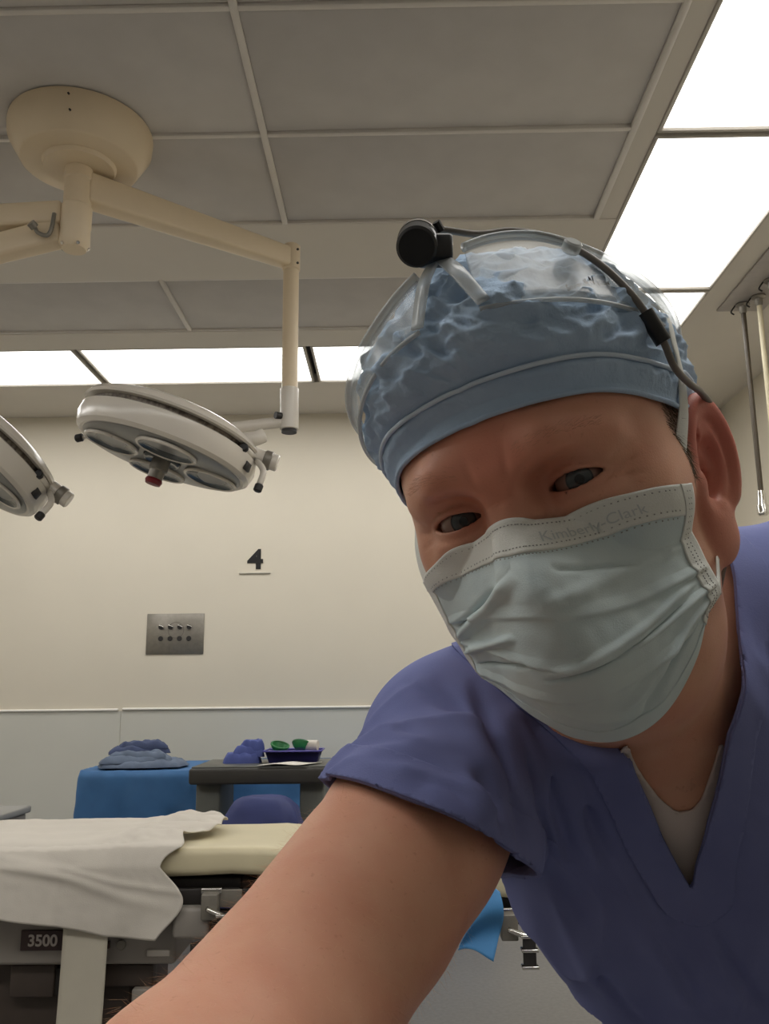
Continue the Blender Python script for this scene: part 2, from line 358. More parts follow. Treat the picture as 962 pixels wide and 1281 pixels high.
def lamp_head(cx, cy, cz, nrm, spin, yoke):
    nrm = Vector(nrm).normalized(); z = -nrm; x = Vector((math.cos(spin), math.sin(spin), 0)); x = (x-z*x.dot(z)).normalized(); y = z.cross(x)
    h = bpy.data.objects.new('lamp_head', None); COL.objects.link(h); h.parent = sl; h.empty_display_size = .05
    h.matrix_local = Matrix(((x.x, y.x, z.x, cx), (x.y, y.y, z.y, cy), (x.z, y.z, z.z, cz), (0, 0, 0, 1)))
    # body shell, dark cooling gap, upper dome
    lathe('shell', [(0, .02), (.29, .004), (.318, 0), (.334, .012), (.345, .05), (.340, .085), (.325, .092), (.30, .092)], m_white, h, 80)
    lathe('cooling_gap', [(.31, .085), (.312, .118)], mat('gap_metal', srgb(120, 112, 102), .4, .5, col2=srgb(70, 62, 56), vscale=60), h, 80)
    lathe('dome', [(.305, .112), (.338, .112), (.343, .120), (.330, .140), (.28, .163), (.18, .184), (0, .192)], m_white, h, 80)
    lathe('face_plate', [(.0, .002), (.10, -.004), (.20, -.010), (.285, -.006), (.304, -.001), (.308, .004)], m_face, h, 80)
    def petal(px, py, a, lx, ly, nm):
        V = []; Fc = []; nr, ns = 7, 40
        for i in range(nr+1):
            t = i/nr
            for k in range(ns):
                b = 2*PI*k/ns; ex_, ey_ = lx*t*math.cos(b), ly*t*math.sin(b)*(1-.06*math.cos(b))
                zz = -.013+.012*(1-t*t) if t < .96 else -.019
                X = px+ex_*math.cos(a)-ey_*math.sin(a); Y = py+ex_*math.sin(a)+ey_*math.cos(a)
                V.append((X, Y, zz-.002))
        for i in range(nr):
            for k in range(ns): Fc.append((i*ns+k, i*ns+(k+1) % ns, (i+1)*ns+(k+1) % ns, (i+1)*ns+k))
        o = pyobj(nm, V, Fc, m_lens, h, True)
        P = []; 
        for k in range(ns+1):
            b = 2*PI*k/ns; ex_, ey_ = lx*math.cos(b), ly*math.sin(b)*(1-.06*math.cos(b))
            P.append((px+ex_*math.cos(a)-ey_*math.sin(a), py+ex_*math.sin(a)+ey_*math.cos(a), -.014))
        sweep('lens_rim', P, m_white, h, .0065, .0075, 8)
        return o
    for k in range(4):
        a = k*PI/2; petal(.192*math.cos(a), .192*math.sin(a), a+PI/2, .108, .098, 'lens')
    lathe('hub_dish', [(.0, -.006), (.05, -.010), (.066, -.018), (.072, -.012), (.074, -.004)], m_lens, h, 40)
    lathe('handle', [(.0, -.005), (.034, -.005), (.036, -.05), (.030, -.055), (.028, -.085), (0, -.086)], m_steel, h, 28)
    lathe('handle_cap', [(.0, -.086), (.030, -.086), (.033, -.095), (.028, -.108), (0, -.112)], m_red, h, 28)
    # yoke joint on the rim and little black knobs
    a = yoke; X, Y = .345*math.cos(a), .345*math.sin(a)
    R_ = lambda r, t, zz: (r*math.cos(a)-t*math.sin(a), r*math.sin(a)+t*math.cos(a), zz)
    cyl('yoke_joint', R_(.30, -.03, .11), R_(.42, -.03, .11), .032, m_white, h, 24, bev=.004)
    cyl('yoke_collar', R_(.365, -.03, .11), R_(.395, -.03, .11), .037, m_steel, h, 24, bev=.003)
    sweep('grip', [R_(.345, -.05, .09), R_(.385, -.09, .05), R_(.39, -.10, -.01)], m_white, h, .012, n=10)
    cyl('knob', R_(.39, -.10, -.005), R_(.39, -.103, -.035), .016, m_black, h, 14, bev=.004)
    sweep('grip', [R_(.33, -.04, .10), R_(.30, -.14, .095)], m_white, h, .014)
    cyl('knob', R_(.30, -.14, .095), R_(.297, -.165, .094), .016, m_black, h, 14, bev=.004)
    q = a+PI-.35
    sweep('grip', [(.33*math.cos(q), .33*math.sin(q), .03), (.372*math.cos(q), .372*math.sin(q), .012)], m_white, h, .007)
    cyl('knob', (.372*math.cos(q), .372*math.sin(q), .012), (.40*math.cos(q), .40*math.sin(q), .0), .016, m_black, h, 14, bev=.004)
    b = a-.32
    Mx = Matrix.Translation((.342*math.cos(b), .342*math.sin(b), .042)) @ Matrix.Rotation(b, 4, 'Z')
    box('switch_window', (-.004, -.022, -.016), (.007, .022, .016), m_dark, h, .002, 1, M=Mx)
    return h
h1 = lamp_head(.215, .44, -1.075, (-.30, -.06, -.95), 0.35, -.25)
sweep('yoke_arm', [(ex, ey, -.905), (ex-.10, ey-.03, -.925), (ex-.22, ey-.05, -.945)], m_white, sl, .016, .022, 14, n=16)
sweep('yoke_arm', [(ex-.08, ey-.13, -1.0), (ex-.12, ey-.15, -1.02), (ex-.22, ey-.16, -1.03)], m_white, sl, .022, .028, 14, n=12)
h2 = lamp_head(-.575, .47, -1.07, (-.50, -.28, -.82), 0.2, .15)
sweep('yoke_arm', [(-1.0, .12, -.86), (-.85, .25, -.83), (-.62, .4, -.86), (-.35, .42, -1.0), (-.29, .40, -1.10)], m_cream, sl, .026, .03, 14, n=30)

# ================================================================ GAS HOSE DROPS on the right
m_hose = [mat('hose_dark', srgb(72, 62, 48), .45, var=.1), mat('hose_cream', srgb(206, 196, 166), .45, var=.05), mat('hose_green', srgb(96, 92, 74), .45, var=.1), mat('hose_grey', srgb(84, 80, 76), .45, var=.1)]
pr = tag(box('hose_mount_plate', (1.70, 3.35, 3.088), (1.94, 4.33, 3.0995), mat('mount_plate', srgb(176, 170, 166), .4, .2, var=.08), None, .002, 1), 'flat mounting plate on the ceiling above the hanging hoses', 'mounting plate')
hl = ['darkest ceiling hose, farthest from the edge of the picture, beside the ear', 'cream ceiling hose hanging behind the dark hose', 'greenish ceiling hose third from the ear', 'grey ceiling hose at the right edge of the picture']
for k, (x, y) in enumerate(((1.80, 4.24), (1.845, 4.15), (1.835, 3.97), (1.83, 3.79))):
    t = empty('ceiling_hose', (x, y, 3.088), hl[k], 'hose', 'hoses hanging from the ceiling')
    lathe('flange', [(0, 0), (.034, 0), (.036, -.008), (.020, -.016), (.018, -.045), (.010, -.055), (0, -.055)], m_steel, t, 24)
    cyl('hose', (0, 0, -.05), (0, 0, -1.0), .0125, m_hose[k], t, 16)
    lathe('connector', [(0, -.985), (.016, -.985), (.02, -1.0), (.022, -1.05), (.028, -1.06), (.028, -1.10), (.018, -1.11), (0, -1.11)], m_chrome, t, 20)
    sweep('safety_hook', [(-.03, .02, 0), (-.05, .03, -.03), (-.035, .03, -.045)], m_dark, t, .004, n=10)

# ================================================================ OPERATING TABLE
m_mattress = mat('mattress_vinyl', srgb(214, 204, 172), .42, var=.05, vscale=7)
m_sheet = mat('white_sheet', srgb(212, 206, 196), .85, var=.04, vscale=10, bump=.15, bscale=350)
m_tgrey = mat('table_grey_enamel', srgb(150, 144, 137), .4, var=.05, vscale=6)
m_tdark = mat('table_dark', srgb(46, 42, 40), .5, var=.15, vscale=8)
m_brown = mat('table_brown', srgb(72, 62, 56), .5, var=.12)
ot = empty('operating_table', (-.95, 2.76, 0), 'grey operating table with dark side rails under the cream mattress', 'operating table')
def tb(name, lo, hi, m, bev=.006, par=None):
    return box(name, (lo[0]+.95, lo[1]-2.76, lo[2]), (hi[0]+.95, hi[1]-2.76, hi[2]), m, par or ot, bev)
base = tb('base', (-1.55, 2.46, .02), (-.35, 3.06, .13), m_tgrey, .02)
for x in (-1.45, -.47):
    for y in (2.5, 2.99): tb('caster', (x-.04, y-.02, .0), (x+.04, y+.04, .03), m_tdark, .008)
tb('column', (-1.20, 2.58, .12), (-.72, 2.96, .46), m_brown, .02)
tb('column_sleeve', (-1.02, 2.56, .36), (-.90, 2.58, .43), m_tdark, .004)
hs = tb('housing', (-1.62, 2.525, .445), (-.60, 2.99, .60), m_tgrey, .012)
tb('lower_bracket', (-1.05, 2.55, .36), (-.93, 2.60, .44), m_brown, .004); tb('lower_bracket', (-.86, 2.55, .385), (-.665, 2.60, .44), m_brown, .004)
tb('front_cover', (-.715, 2.53, .13), (-.60, 2.60, .385), m_tgrey, .006); tb('front_cover', (-.595, 2.54, .10), (-.50, 2.62, .42), m_tgrey, .006)
DIP = Matrix.Translation((.52, 0, .66)) @ Matrix.Rotation(.073, 4, 'Y') @ Matrix.Translation((-.52, 0, -.66))      # the leg section hangs a little lower
tb('frame', (-1.7, 2.54, .60), (-.43, 2.96, .66), m_tdark, .006)
box('leg_frame', (.52, -.22, .60), (1.57, .20, .66), m_tdark, ot, .006, 2, None, DIP)
for y in (2.50, 2.98):
    tb('side_rail', (-1.65, y, .60), (-.43, y+.018, .64), m_tdark, .003)
    box('side_rail', (.53, y-2.76, .60), (1.57, y+.018-2.76, .64), m_tdark, ot, .003, 2, None, DIP)
rl2 = tb('end_rail', (-.52, 2.488, .595), (-.42, 2.498, .64), m_steel, .002)
# brand-plate lettering on the housing
npl = tb('number_plate', (-1.015, 2.518, .484), (-.875, 2.526, .535), mat('plate_maroon', srgb(64, 44, 44), .4, var=.1), .002)
tb('number_plate', (-.875, 2.518, .488), (-.775, 2.526, .507), mat('plate_maroon', srgb(64, 44, 44), .4), .002)
def text_mesh(name, body, size, m, parent, M, ext=.0008, off=0.0):
    c = bpy.data.curves.new(name, 'FONT'); c.body = body; c.size = size; c.extrude = ext; c.offset = off
    o = bpy.data.objects.new(name+'_tmp', c); COL.objects.link(o); bpy.context.view_layer.update()
    me_ = bpy.data.meshes.new_from_object(o); bpy.data.objects.remove(o); me_.transform(M)
    return link_mesh(name, me_, m, parent, False)
m_letter = mat('pale_lettering', srgb(200, 192, 186), .5, var=.05)
RX = Matrix.Rotation(PI/2, 4, 'X')
text_mesh('lettering', '3500', .040, m_letter, ot, Matrix.Translation((-.995+.95, 2.5165-2.76, .4965)) @ RX @ Matrix.Diagonal((1.0, 1, 1, 1)), off=.001)
text_mesh('lettering', 'ELI', .016, m_letter, ot, Matrix.Translation((-.868+.95, 2.5165-2.76, .4915)) @ RX)
cyl('key_lock', (-.745+.95, 2.526-2.76, .497), (-.745+.95, 2.515-2.76, .497), .013, m_steel, ot, 20, bev=.002)
lab = tb('maker_tag', (-.675, 2.519, .468), (-.615, 2.526, .484), mat('tag_white', srgb(206, 200, 192), .5), .001)
# clamps on the near rail
def clamp(x, z0):
    c = bpy.data.objects.new('rail_clamp', None); COL.objects.link(c); c.parent = ot; c.location = (x+.95, 2.488-2.76, z0)
    box('clamp_body', (-.022, -.03, -.03), (.022, .012, .035), m_steel, c, .004)
    box('clamp_jaw', (-.028, -.006, .03), (.028, .016, .045), m_chrome, c, .003)
    sweep('clamp_lever', [(-.005, -.035, .0), (.035, -.05, -.012), (.055, -.05, -.02)], m_chrome, c, .007, n=10)
    box('clamp_foot', (.03, -.06, -.085), (.062, -.035, -.012), m_dark, c, .004)
    for z in (-.012, -.045, -.085): box('clamp_band', (.024, -.064, z-.004), (.068, -.034, z+.004), m_chrome, c, .002)
    return c
clamp(.285, .545); clamp(-.50, .60); clamp(-1.3, .585)
tb('arm_socket', (-.60, 2.47, .52), (-.50, 2.53, .60), m_tgrey, .012); tb('arm_socket', (-.50, 2.47, .45), (-.36, 2.54, .585), m_tdark, .012)
# mattress with rounded edges and a slight dip
def mattress():
    nx, ny = 60, 26; x0, x1, y0, y1, z0, z1 = -1.62, .63, 2.49, 3.02, .668, .742
    V = []; Fc = []; prof = []
    bm = bmesh.new(); bbox_into(bm, (x0, y0, z0), (x1, y1, z1)); 
    bmesh.ops.bevel(bm, geom=bm.edges[:], offset=.022, segments=5, profile=.5, affect='EDGES')
    bmesh.ops.subdivide_edges(bm, edges=[e for e in bm.edges if e.calc_length() > .3], cuts=24, use_grid_fill=True)
    for v in bm.verts:
        p = v.co; v.co.z += .006*math.sin(p.x*5+1)*math.sin(p.y*7)+.004*math.sin(p.x*13)-(.012*math.exp(-((p.x+.43)/.02)**2) if p.z > .7 else 0)
        v.co.y += .004*math.sin(p.x*9); v.co.z -= .073*max(0, p.x+.43)
    return bmobj('table_mattress', bm, m_mattress, None, True)
tag(mattress(), 'cream vinyl mattress lying along the operating table', 'mattress')
# sheet: thrown over the left part of the mattress, front flap hanging
def sheet():
    nu, nv = 150, 120
    u = np.linspace(0, 1, nu)[None, :]; v = np.linspace(0, 1, nv)[:, None]
    X = -1.68+u*(1.08+.02*np.sin(v*9)); Xo = X.copy()
    top_w = .47; drop = .150+.075*np.clip((u-.5)/.35, 0, 1)+.006*np.sin(u*14)+.0*v
    tot = top_w+drop; s = v*tot
    over = np.clip(s-top_w, 0, None)
    r = .03
    Y = np.where(s < top_w, 2.97-s*1.0, 2.97-top_w-.022-.012*over/drop*np.sin(u*11+1)-.03*over)
    Z = np.where(s < top_w, .752, .752-over)
    # round over the edge
    d = s-top_w; k = np.clip(1-np.abs(d)/.05, 0, 1)
    Z = Z-.012*k**2; Y = Y+.006*k
    P = np.stack([X+0*v, Y, Z], -1)
    nz = fbm(P*[1, 1, 1], 5, 2); nz2 = fbm(P+5, 28, 2)
    flap = np.clip(d/.05, 0, 1)
    bumpz = (1-flap)
    P[..., 2] += bumpz*(.012*np.abs(nz)+.002*nz2+.004)
    P[..., 1] -= flap*(.010+.018*np.abs(nz)+.002*nz2)
    # rolled-up bunch at the right-hand edge on top
    e = np.exp(-((u-.97)/.06)**2)*(1-flap)
    P[..., 2] += np.exp(-((u-.93)/.09)**2)*(1-flap)*(.016+.009*np.sin(v*34+u*8)+.012*nz2)
    P[..., 0] += np.exp(-((u-1)/.05)**2)*(1-flap)*(.06*np.exp(-((v-.30)/.28)**2)+.012*np.sin(v*21))
    P[..., 0] += flap*u**6*(-.03*np.sin(v*20)-.02)
    # diagonal tension folds on the flap
    for a, b, w_, amp in ((.30, -.9, .03, .010), (.66, -.5, .022, .010), (.50, -.7, .015, .008), (.80, -.7, .012, .006)):
        P[..., 1] -= flap*.6*amp*np.exp(-(((v-.80)*1.0-(u-a)*(.55+b*.9+.3*a))/w_)**2)*np.clip(1.2-np.abs(u-a)*3, 0, 1)
    return P
V, Q = thick_grid(sheet(), .003)
tag(pyobj('bed_sheet', V, Q, m_sheet), 'crumpled white sheet thrown over the left part of the mattress', 'sheet')
# strap
G = np.stack([(-.885+np.linspace(0, .118, 10))[None, :]+0*np.linspace(0, 1, 40)[:, None]-.012*np.linspace(0, 1, 40)[:, None], 2.474+.003*np.sin(np.linspace(0, 5, 40))[:, None]+0*np.linspace(0, 1, 10)[None, :], (.56-.50*np.linspace(0, 1, 40))[:, None]+0*np.linspace(0, 1, 10)[None, :]], -1)
V, Q = thick_grid(G, .004); tag(pyobj('table_strap', V, Q, mat('strap_white', srgb(196, 190, 174), .6, var=.03)), 'wide off-white strap hanging straight down in front of the operating table', 'strap')
# little blue towel by the arm
def blue_flag():
    v = np.linspace(0, 1, 30)[:, None]; u = np.linspace(0, 1, 14)[None, :]
    X = .185+u*.075+.012*np.sin(v*4)-.03*v*(u-.3)*0-.028*v+.012*u*v; Z = .66-.16*v+.01*np.sin(u*4)-.012*u; Y = 2.435+.014*np.sin(v*8+u*3)-.01*v
    return np.stack([X+0*Z, Y+0*X, Z+0*X], -1)
m_blue = mat('drape_blue', srgb(70, 134, 190), .7, var=.08, vscale=12, bump=.1)
V, Q = thick_grid(blue_flag(), .003); tag(pyobj('blue_towel', V, Q, m_blue), 'small bright blue cloth hanging by the person\'s sleeve', 'cloth')

# ================================================================ BACK OF THE ROOM
m_navy = mat('drape_navy', srgb(52, 62, 118), .65, var=.15, vscale=8, bump=.1)
m_blue2 = mat('drape_midblue', srgb(58, 108, 160), .7, var=.12, vscale=10, bump=.1)
def draped_table(name, x0, x1, y0, y1, z, flare, label, mt, seed, zlow=.12, parent=None):
    """cloth over a table: rings from the top centre out over the edge and down to a wavy hem"""
    nr, ns = 46, 160; V = []; cx, cy = (x0+x1)/2, (y0+y1)/2; hx, hy = (x1-x0)/2, (y1-y0)/2
    a = np.linspace(0, 2*PI, ns, endpoint=False); ca, sa = np.cos(a), np.sin(a)
    pw = 7.0; rr = (np.abs(ca/hx)**pw+np.abs(sa/hy)**pw)**(-1/pw)
    P = np.zeros((nr, ns, 3))
    for i in range(nr):
        if i < 14:
            t = (i/13); P[i, :, 0] = cx+rr*ca*t; P[i, :, 1] = cy+rr*sa*t; P[i, :, 2] = z
        else:
            t = (i-13)/(nr-14); fold = 1+t*(.06+.05*np.sin(a*9+seed)+.03*np.sin(a*17+seed*2))*flare/ .12
            P[i, :, 0] = cx+rr*ca*fold+ca*.008; P[i, :, 1] = cy+rr*sa*fold+sa*.008; P[i, :, 2] = z-.012-(z-zlow)*t+.02*np.sin(a*6+seed)*t
    nz = fbm(P+seed, 11, 3); P[..., 2] += .010*np.abs(nz)*(np.arange(nr) < 14)[:, None]
    P[..., 0] += .012*nz; P[..., 1] += .012*fbm(P+seed+9, 11, 2)
    V = P.reshape(-1, 3); Fc = []
    for i in range(nr-1):
        for k in range(ns): Fc.append((i*ns+k, i*ns+(k+1) % ns, (i+1)*ns+(k+1) % ns, (i+1)*ns+k))
    c = P[0].mean(0); off = np.array([cx, cy, 0])
    t = empty(name, (cx, cy, 0), label, 'table')
    dr = pyobj('drape', V-off, Fc, mt, t, True)
    sm = dr.modifiers.new('thickness', 'SOLIDIFY'); sm.thickness = .003
    for sx_ in (-1, 1):
        for sy_ in (-1, 1): cyl('leg', (sx_*(hx-.08), sy_*(hy-.08), 0), (sx_*(hx-.08), sy_*(hy-.08), z-.02), .014, m_steel, t, 12)
    box('table_top', (-hx+.045, -hy+.045, z-.04), (hx-.045, hy-.045, z-.014), m_steel, t, .004)
    return t
draped_table('draped_table', -1.66, -1.0, 4.65, 5.35, .765, .16, 'back table under a bright blue drape below the outlet plate', m_blue2, 2.0)
draped_table('draped_table', -1.05, .55, 5.48, 5.88, .735, .06, 'long blue-draped back table behind the charcoal stand', m_blue2, 5.0)

def cloth_bundle(name, cx, cy, z, lx, ly, hz, rot, mt, label, seed, layers=3):
    t = empty(name, (cx, cy, z), label, 'cloth'); t.rotation_euler = (0, 0, rot)
    zz = 0
    for k in range(layers):
        nu, nv = 40, 30; u = np.linspace(-1, 1, nu)[None, :]; v = np.linspace(-1, 1, nv)[:, None]
        s = 1-.18*k; h = hz/layers
        X = lx/2*s*u*(1+.08*np.sin(3*v+seed+k))+.03*k*math.sin(seed*3+k); Y = ly/2*s*v*(1+.10*np.sin(2.3*u+seed+2*k)); 
        edge = np.clip((1-np.maximum(np.abs(u), np.abs(v)))/.25, 0, 1)**.5
        P = np.stack([X, Y, zz+h*1.15*edge*(1+0*u)+0*v], -1)
        P[..., 2] += (.018*fbm(P*1.0+seed+k, 22, 3)+.012*np.abs(np.sin(u*5+v*2+seed))*.6)*edge
        P[..., 2] = np.maximum(P[..., 2], zz)
        V, Q = grid_mesh(P); n0 = len(V); B = V.copy(); B[:, 2] = zz-.001
        ring_i = np.arange(nu*nv).reshape(nv, nu); ring = np.concatenate([ring_i[0, :], ring_i[1:, -1], ring_i[-1, -2::-1], ring_i[-2:0:-1, 0]]); r2 = np.roll(ring, -1)
        F_ = np.vstack([Q, Q[:, ::-1]+n0, np.stack([ring, ring+n0, r2+n0, r2], 1)])
        pyobj('fold', np.vstack([V, B]), F_, mt, t, True); zz += h*.85
    return t
m_slate = mat('cloth_slate', srgb(96, 110, 132), .8, var=.15, vscale=20, bump=.2)
m_slate2 = mat('cloth_slate_dark', srgb(66, 78, 112), .8, var=.15, vscale=20, bump=.2)
cloth_bundle('folded_gown', -1.36, 4.85, .780, .44, .30, .075, .15, m_slate, 'crumpled grey-blue cloth on the bright blue drape', 1.3)
cloth_bundle('folded_gown', -1.40, 4.90, .842, .30, .14, .055, .35, m_slate2, 'darker folded blue cloth lying on top of the grey-blue cloth', 4.1, 2)

# charcoal stand in front of the back table
m_char = mat('charcoal_top', srgb(58, 56, 52), .45, var=.12, vscale=10)
m_olive = mat('stand_side', srgb(96, 98, 92), .5, var=.12, vscale=9)
st = empty('instrument_stand', (-.60, 4.28, 0), 'charcoal box-topped stand holding the blue basin and white paper', 'stand')
tp = box('top', (-.335, -.22, .755), (.285, .26, .825), m_char, st, .012, 3)
box('top_rim', (-.325, -.21, .822), (.275, .25, .832), mat('charcoal_rim', srgb(84, 86, 82), .4, var=.1), st, .004)
for sx_ in (-1, 1):
    box('side_panel', (-.025+sx_*.235-.055, -.15, .12), (-.025+sx_*.235+.055, .2, .757), m_olive, st, .01)
    box('foot', (-.025+sx_*.235-.04, -.24, .0), (-.025+sx_*.235+.04, .28, .12), m_tdark, st, .01)
# navy bag-like drape under it
bm = bmesh.new(); bmesh.ops.create_icosphere(bm, subdivisions=4, radius=1.0)
for v_ in bm.verts:
    p = v_.co; q = np.array([p.x, p.y, p.z]); n_ = float(fbm(q[None, :]*1.0+3, 2.5, 3)[0])
    sq = lambda t, e: math.copysign(abs(t)**e, t)
    v_.co = Vector((sq(p.x, .5)*.165*(1+.10*n_+.03*math.sin(9*math.atan2(p.y, p.x)))*(1.08-.10*p.z), sq(p.y, .5)*.12*(1+.12*n_)*(1.08-.1*p.z), .365+sq(p.z, .4)*.362*(1+.02*n_)))
nb = bmobj('covered_stool', bm, m_navy, None, True, (-.575, 3.90, 0)); tag(nb, 'navy blue draped bundle standing under the charcoal stand', 'drape')
# basin with green things
bz = .832
cloth_bundle('folded_wrap', -.735, 4.30, bz, .17, .13, .10, .1, mat('wrap_blue', srgb(74, 88, 158), .65, var=.15, vscale=18, bump=.15), 'folded blue wrap left of the purple-blue basin on the stand', 2.2, 3)
bs = empty('basin', (-.49, 4.30, bz), 'purple-blue plastic basin with green things in it on the charcoal stand', 'basin')
m_bas = mat('basin_plastic', srgb(78, 74, 160), .35, var=.05)
bm = bmesh.new(); bbox_into(bm, (-.11, -.075, 0), (.11, .075, .055))
for v_ in bm.verts:
    if v_.co.z > .03: v_.co.x *= 1.16; v_.co.y *= 1.2
tf = [f for f in bm.faces if f.normal.z > .5 or all(v.co.z > .05 for v in f.verts)]
r_ = bmesh.ops.inset_region(bm, faces=tf, thickness=.010)
for v_ in {v for f in tf for v in f.verts}: v_.co.z -= .045; v_.co.x *= .9; v_.co.y *= .9
bmesh.ops.bevel(bm, geom=[e for e in bm.edges], offset=.004, segments=2, affect='EDGES')
bmobj('tub', bm, m_bas, bs, True)
sweep('rim', [(-.133, -.093, .055), (.133, -.093, .055), (.133, .093, .055), (-.133, .093, .055), (-.133, -.093, .055)], m_bas, bs, .007, .004, 8)
m_green = mat('green_plastic', srgb(34, 120, 66), .4, var=.1)
def green_part(x, y, z, r, a, label):
    t = empty('green_bowl', (x, y, z), label, 'bowl', 'green bowls in the basin'); t.rotation_euler = (a, .3*a, a)
    lathe('bowl', [(0, 0), (r*.6, .0), (r*.95, .018), (r, .03), (r*.9, .03), (r*.55, .008), (0, .006)], m_green, t, 24)
    lathe('lip', [(r*.9, .028), (r*1.08, .028), (r*1.08, .034), (r*.9, .034)], m_green, t, 24)
green_part(-.560, 4.27, bz+.052, .042, .35, 'green bowl lying at the left end of the basin')
green_part(-.462, 4.29, bz+.058, .040, -.45, 'green bowl tipped in the middle of the basin')
tag(lathe('gauze_roll', [(0, -.03), (.008, -.031), (.023, -.03), (.025, -.026), (.025, .026), (.023, .03), (.008, .031), (0, .03)], m_sheet, None, 24, (-.408, 4.30, bz+.075), Matrix.Rotation(PI/2, 4, 'Y') @ Matrix.Rotation(.2, 4, 'X')), 'white gauze roll at the right end of the basin', 'gauze roll')
G = np.stack([(np.linspace(-.11, .11, 14))[None, :]+.03*np.linspace(-1, 1, 10)[:, None], .065*np.linspace(-1, 1, 10)[:, None]+0*np.linspace(0, 1, 14)[None, :], .004+.006*np.sin(np.linspace(0, 4, 14))[None, :]**2+0*np.linspace(0, 1, 10)[:, None]], -1)
V, Q = thick_grid(G, .002); tag(pyobj('paper_sheet', V, Q, mat('paper', srgb(226, 222, 212), .7, var=.02), None, True, (-.49, 4.13, bz)), 'white sheet of paper on the front edge of the charcoal stand', 'paper')
# grey cabinet at the left edge
cb = empty('equipment_cart', (-2.12, 4.15, 0), 'low grey cart at the left edge behind the operating table', 'cart')
box('body', (-.36, -.26, .08), (.33, .26, .60), m_tgrey, cb, .01); box('top', (-.38, -.28, .60), (.345, .28, .632), mat('cart_top', srgb(150, 150, 148), .35, var=.05), cb, .008)
for k in range(3):
    d_ = box('drawer', (-.33, -.272, .11+.16*k), (.30, -.26, .25+.16*k), m_tgrey, cb, .004); box('handle', (-.08, -.288, .18+.16*k), (.06, -.272, .195+.16*k), m_steel, d_, .003)
for sx_ in (-.28, .26):
    for sy_ in (-.2, .2): cyl('caster', (sx_-.015, sy_, .04), (sx_+.015, sy_, .04), .04, m_tdark, cb, 16)

# ================================================================ IMPLICIT-SURFACE MODELLING (people and clothes)
def sdf_mesh(f, lo, hi, h, B=8, newton=2, slack=1.0):
    """sparse surface nets: returns verts, quads of f=0 inside the box"""
    lo = np.asarray(lo, float); hi = np.asarray(hi, float)
    nb = np.ceil((hi-lo)/(h*B)).astype(int)
    bi = np.stack(np.meshgrid(*[np.arange(k) for k in nb], indexing='ij'), -1).reshape(-1, 3)
    cen = lo+(bi+.5)*h*B
    act = np.abs(f(cen)) < h*B*(.87+.25)*slack+.004
    bi = bi[act]
    g = np.arange(B+1); off = np.stack(np.meshgrid(g, g, g, indexing='ij'), -1)
    NX, NY, NZ = (nb*B+2).tolist()
    key = lambda c: (c[..., 0]*NY+c[..., 1])*NZ+c[..., 2]
    VK = []; VP = []; QF = []
    co = np.array([(0,0,0),(1,0,0),(0,1,0),(1,1,0),(0,0,1),(1,0,1),(0,1,1),(1,1,1)])
    ed = [(a, b) for a in range(8) for b in range(a+1, 8) if np.abs(co[a]-co[b]).sum() == 1]
    for s in range(0, len(bi), 400):
        b = bi[s:s+400]; gi = b[:, None, None, None, :]*B+off[None]
        P = lo+gi*h; val = f(P.reshape(-1, 3)).reshape(P.shape[:-1]); ins = val < 0
        C8 = np.stack([val[:, x:x+B, y:y+B, z:z+B] for x, y, z in co], -1); m8 = C8 < 0
        mix = m8.any(-1) & ~m8.all(-1); c8 = C8[mix]; ci = gi[:, :B, :B, :B][mix]
        if len(ci):
            acc = np.zeros((len(ci), 3)); cnt = np.zeros(len(ci))
            for a, e in ed:
                va, vb = c8[:, a], c8[:, e]; x = (va < 0) != (vb < 0); t = np.where(x, va/np.where(x, va-vb, 1), 0)
                acc += np.where(x[:, None], co[a]+(co[e]-co[a])*t[:, None], 0); cnt += x
            VK.append(key(ci)); VP.append(lo+(ci+acc/cnt[:, None])*h)
        for ax in range(3):
            sl0 = [slice(None)]+[slice(0, B)]*3; sl1 = list(sl0); sl1[1+ax] = slice(1, B+1)
            i0, i1 = ins[tuple(sl0)], ins[tuple(sl1)]; ch = i0 != i1
            c = gi[:, :B, :B, :B][ch]; d = i0[ch]
            a1, a2 = (ax+1) % 3, (ax+2) % 3; e1 = np.eye(3, dtype=int)[a1]; e2 = np.eye(3, dtype=int)[a2]
            q = np.stack([key(c-e1-e2), key(c-e2), key(c), key(c-e1)], -1); q = np.where(d[:, None], q, q[:, ::-1]); QF.append(q)
    VK = np.concatenate(VK); VP = np.concatenate(VP); o = np.argsort(VK); VK = VK[o]; VP = VP[o]
    Q = np.concatenate(QF); ix = np.clip(np.searchsorted(VK, Q), 0, len(VK)-1); ok = (VK[ix] == Q).all(1); Q = ix[ok]
    tet = np.array([(1,-1,-1),(-1,-1,1),(-1,1,-1),(1,1,1)])*.35*h
    for _ in range(newton):
        fs = [f(VP+t) for t in tet]; G = sum(np.outer(v, t) for v, t in zip(fs, tet))/(4*(.35*h)**2)
        gl = np.linalg.norm(G, axis=1)+1e-9; st = np.clip(f(VP)/gl, -.6*h, .6*h); VP = VP-G/gl[:, None]*st[:, None]
    return VP, Q
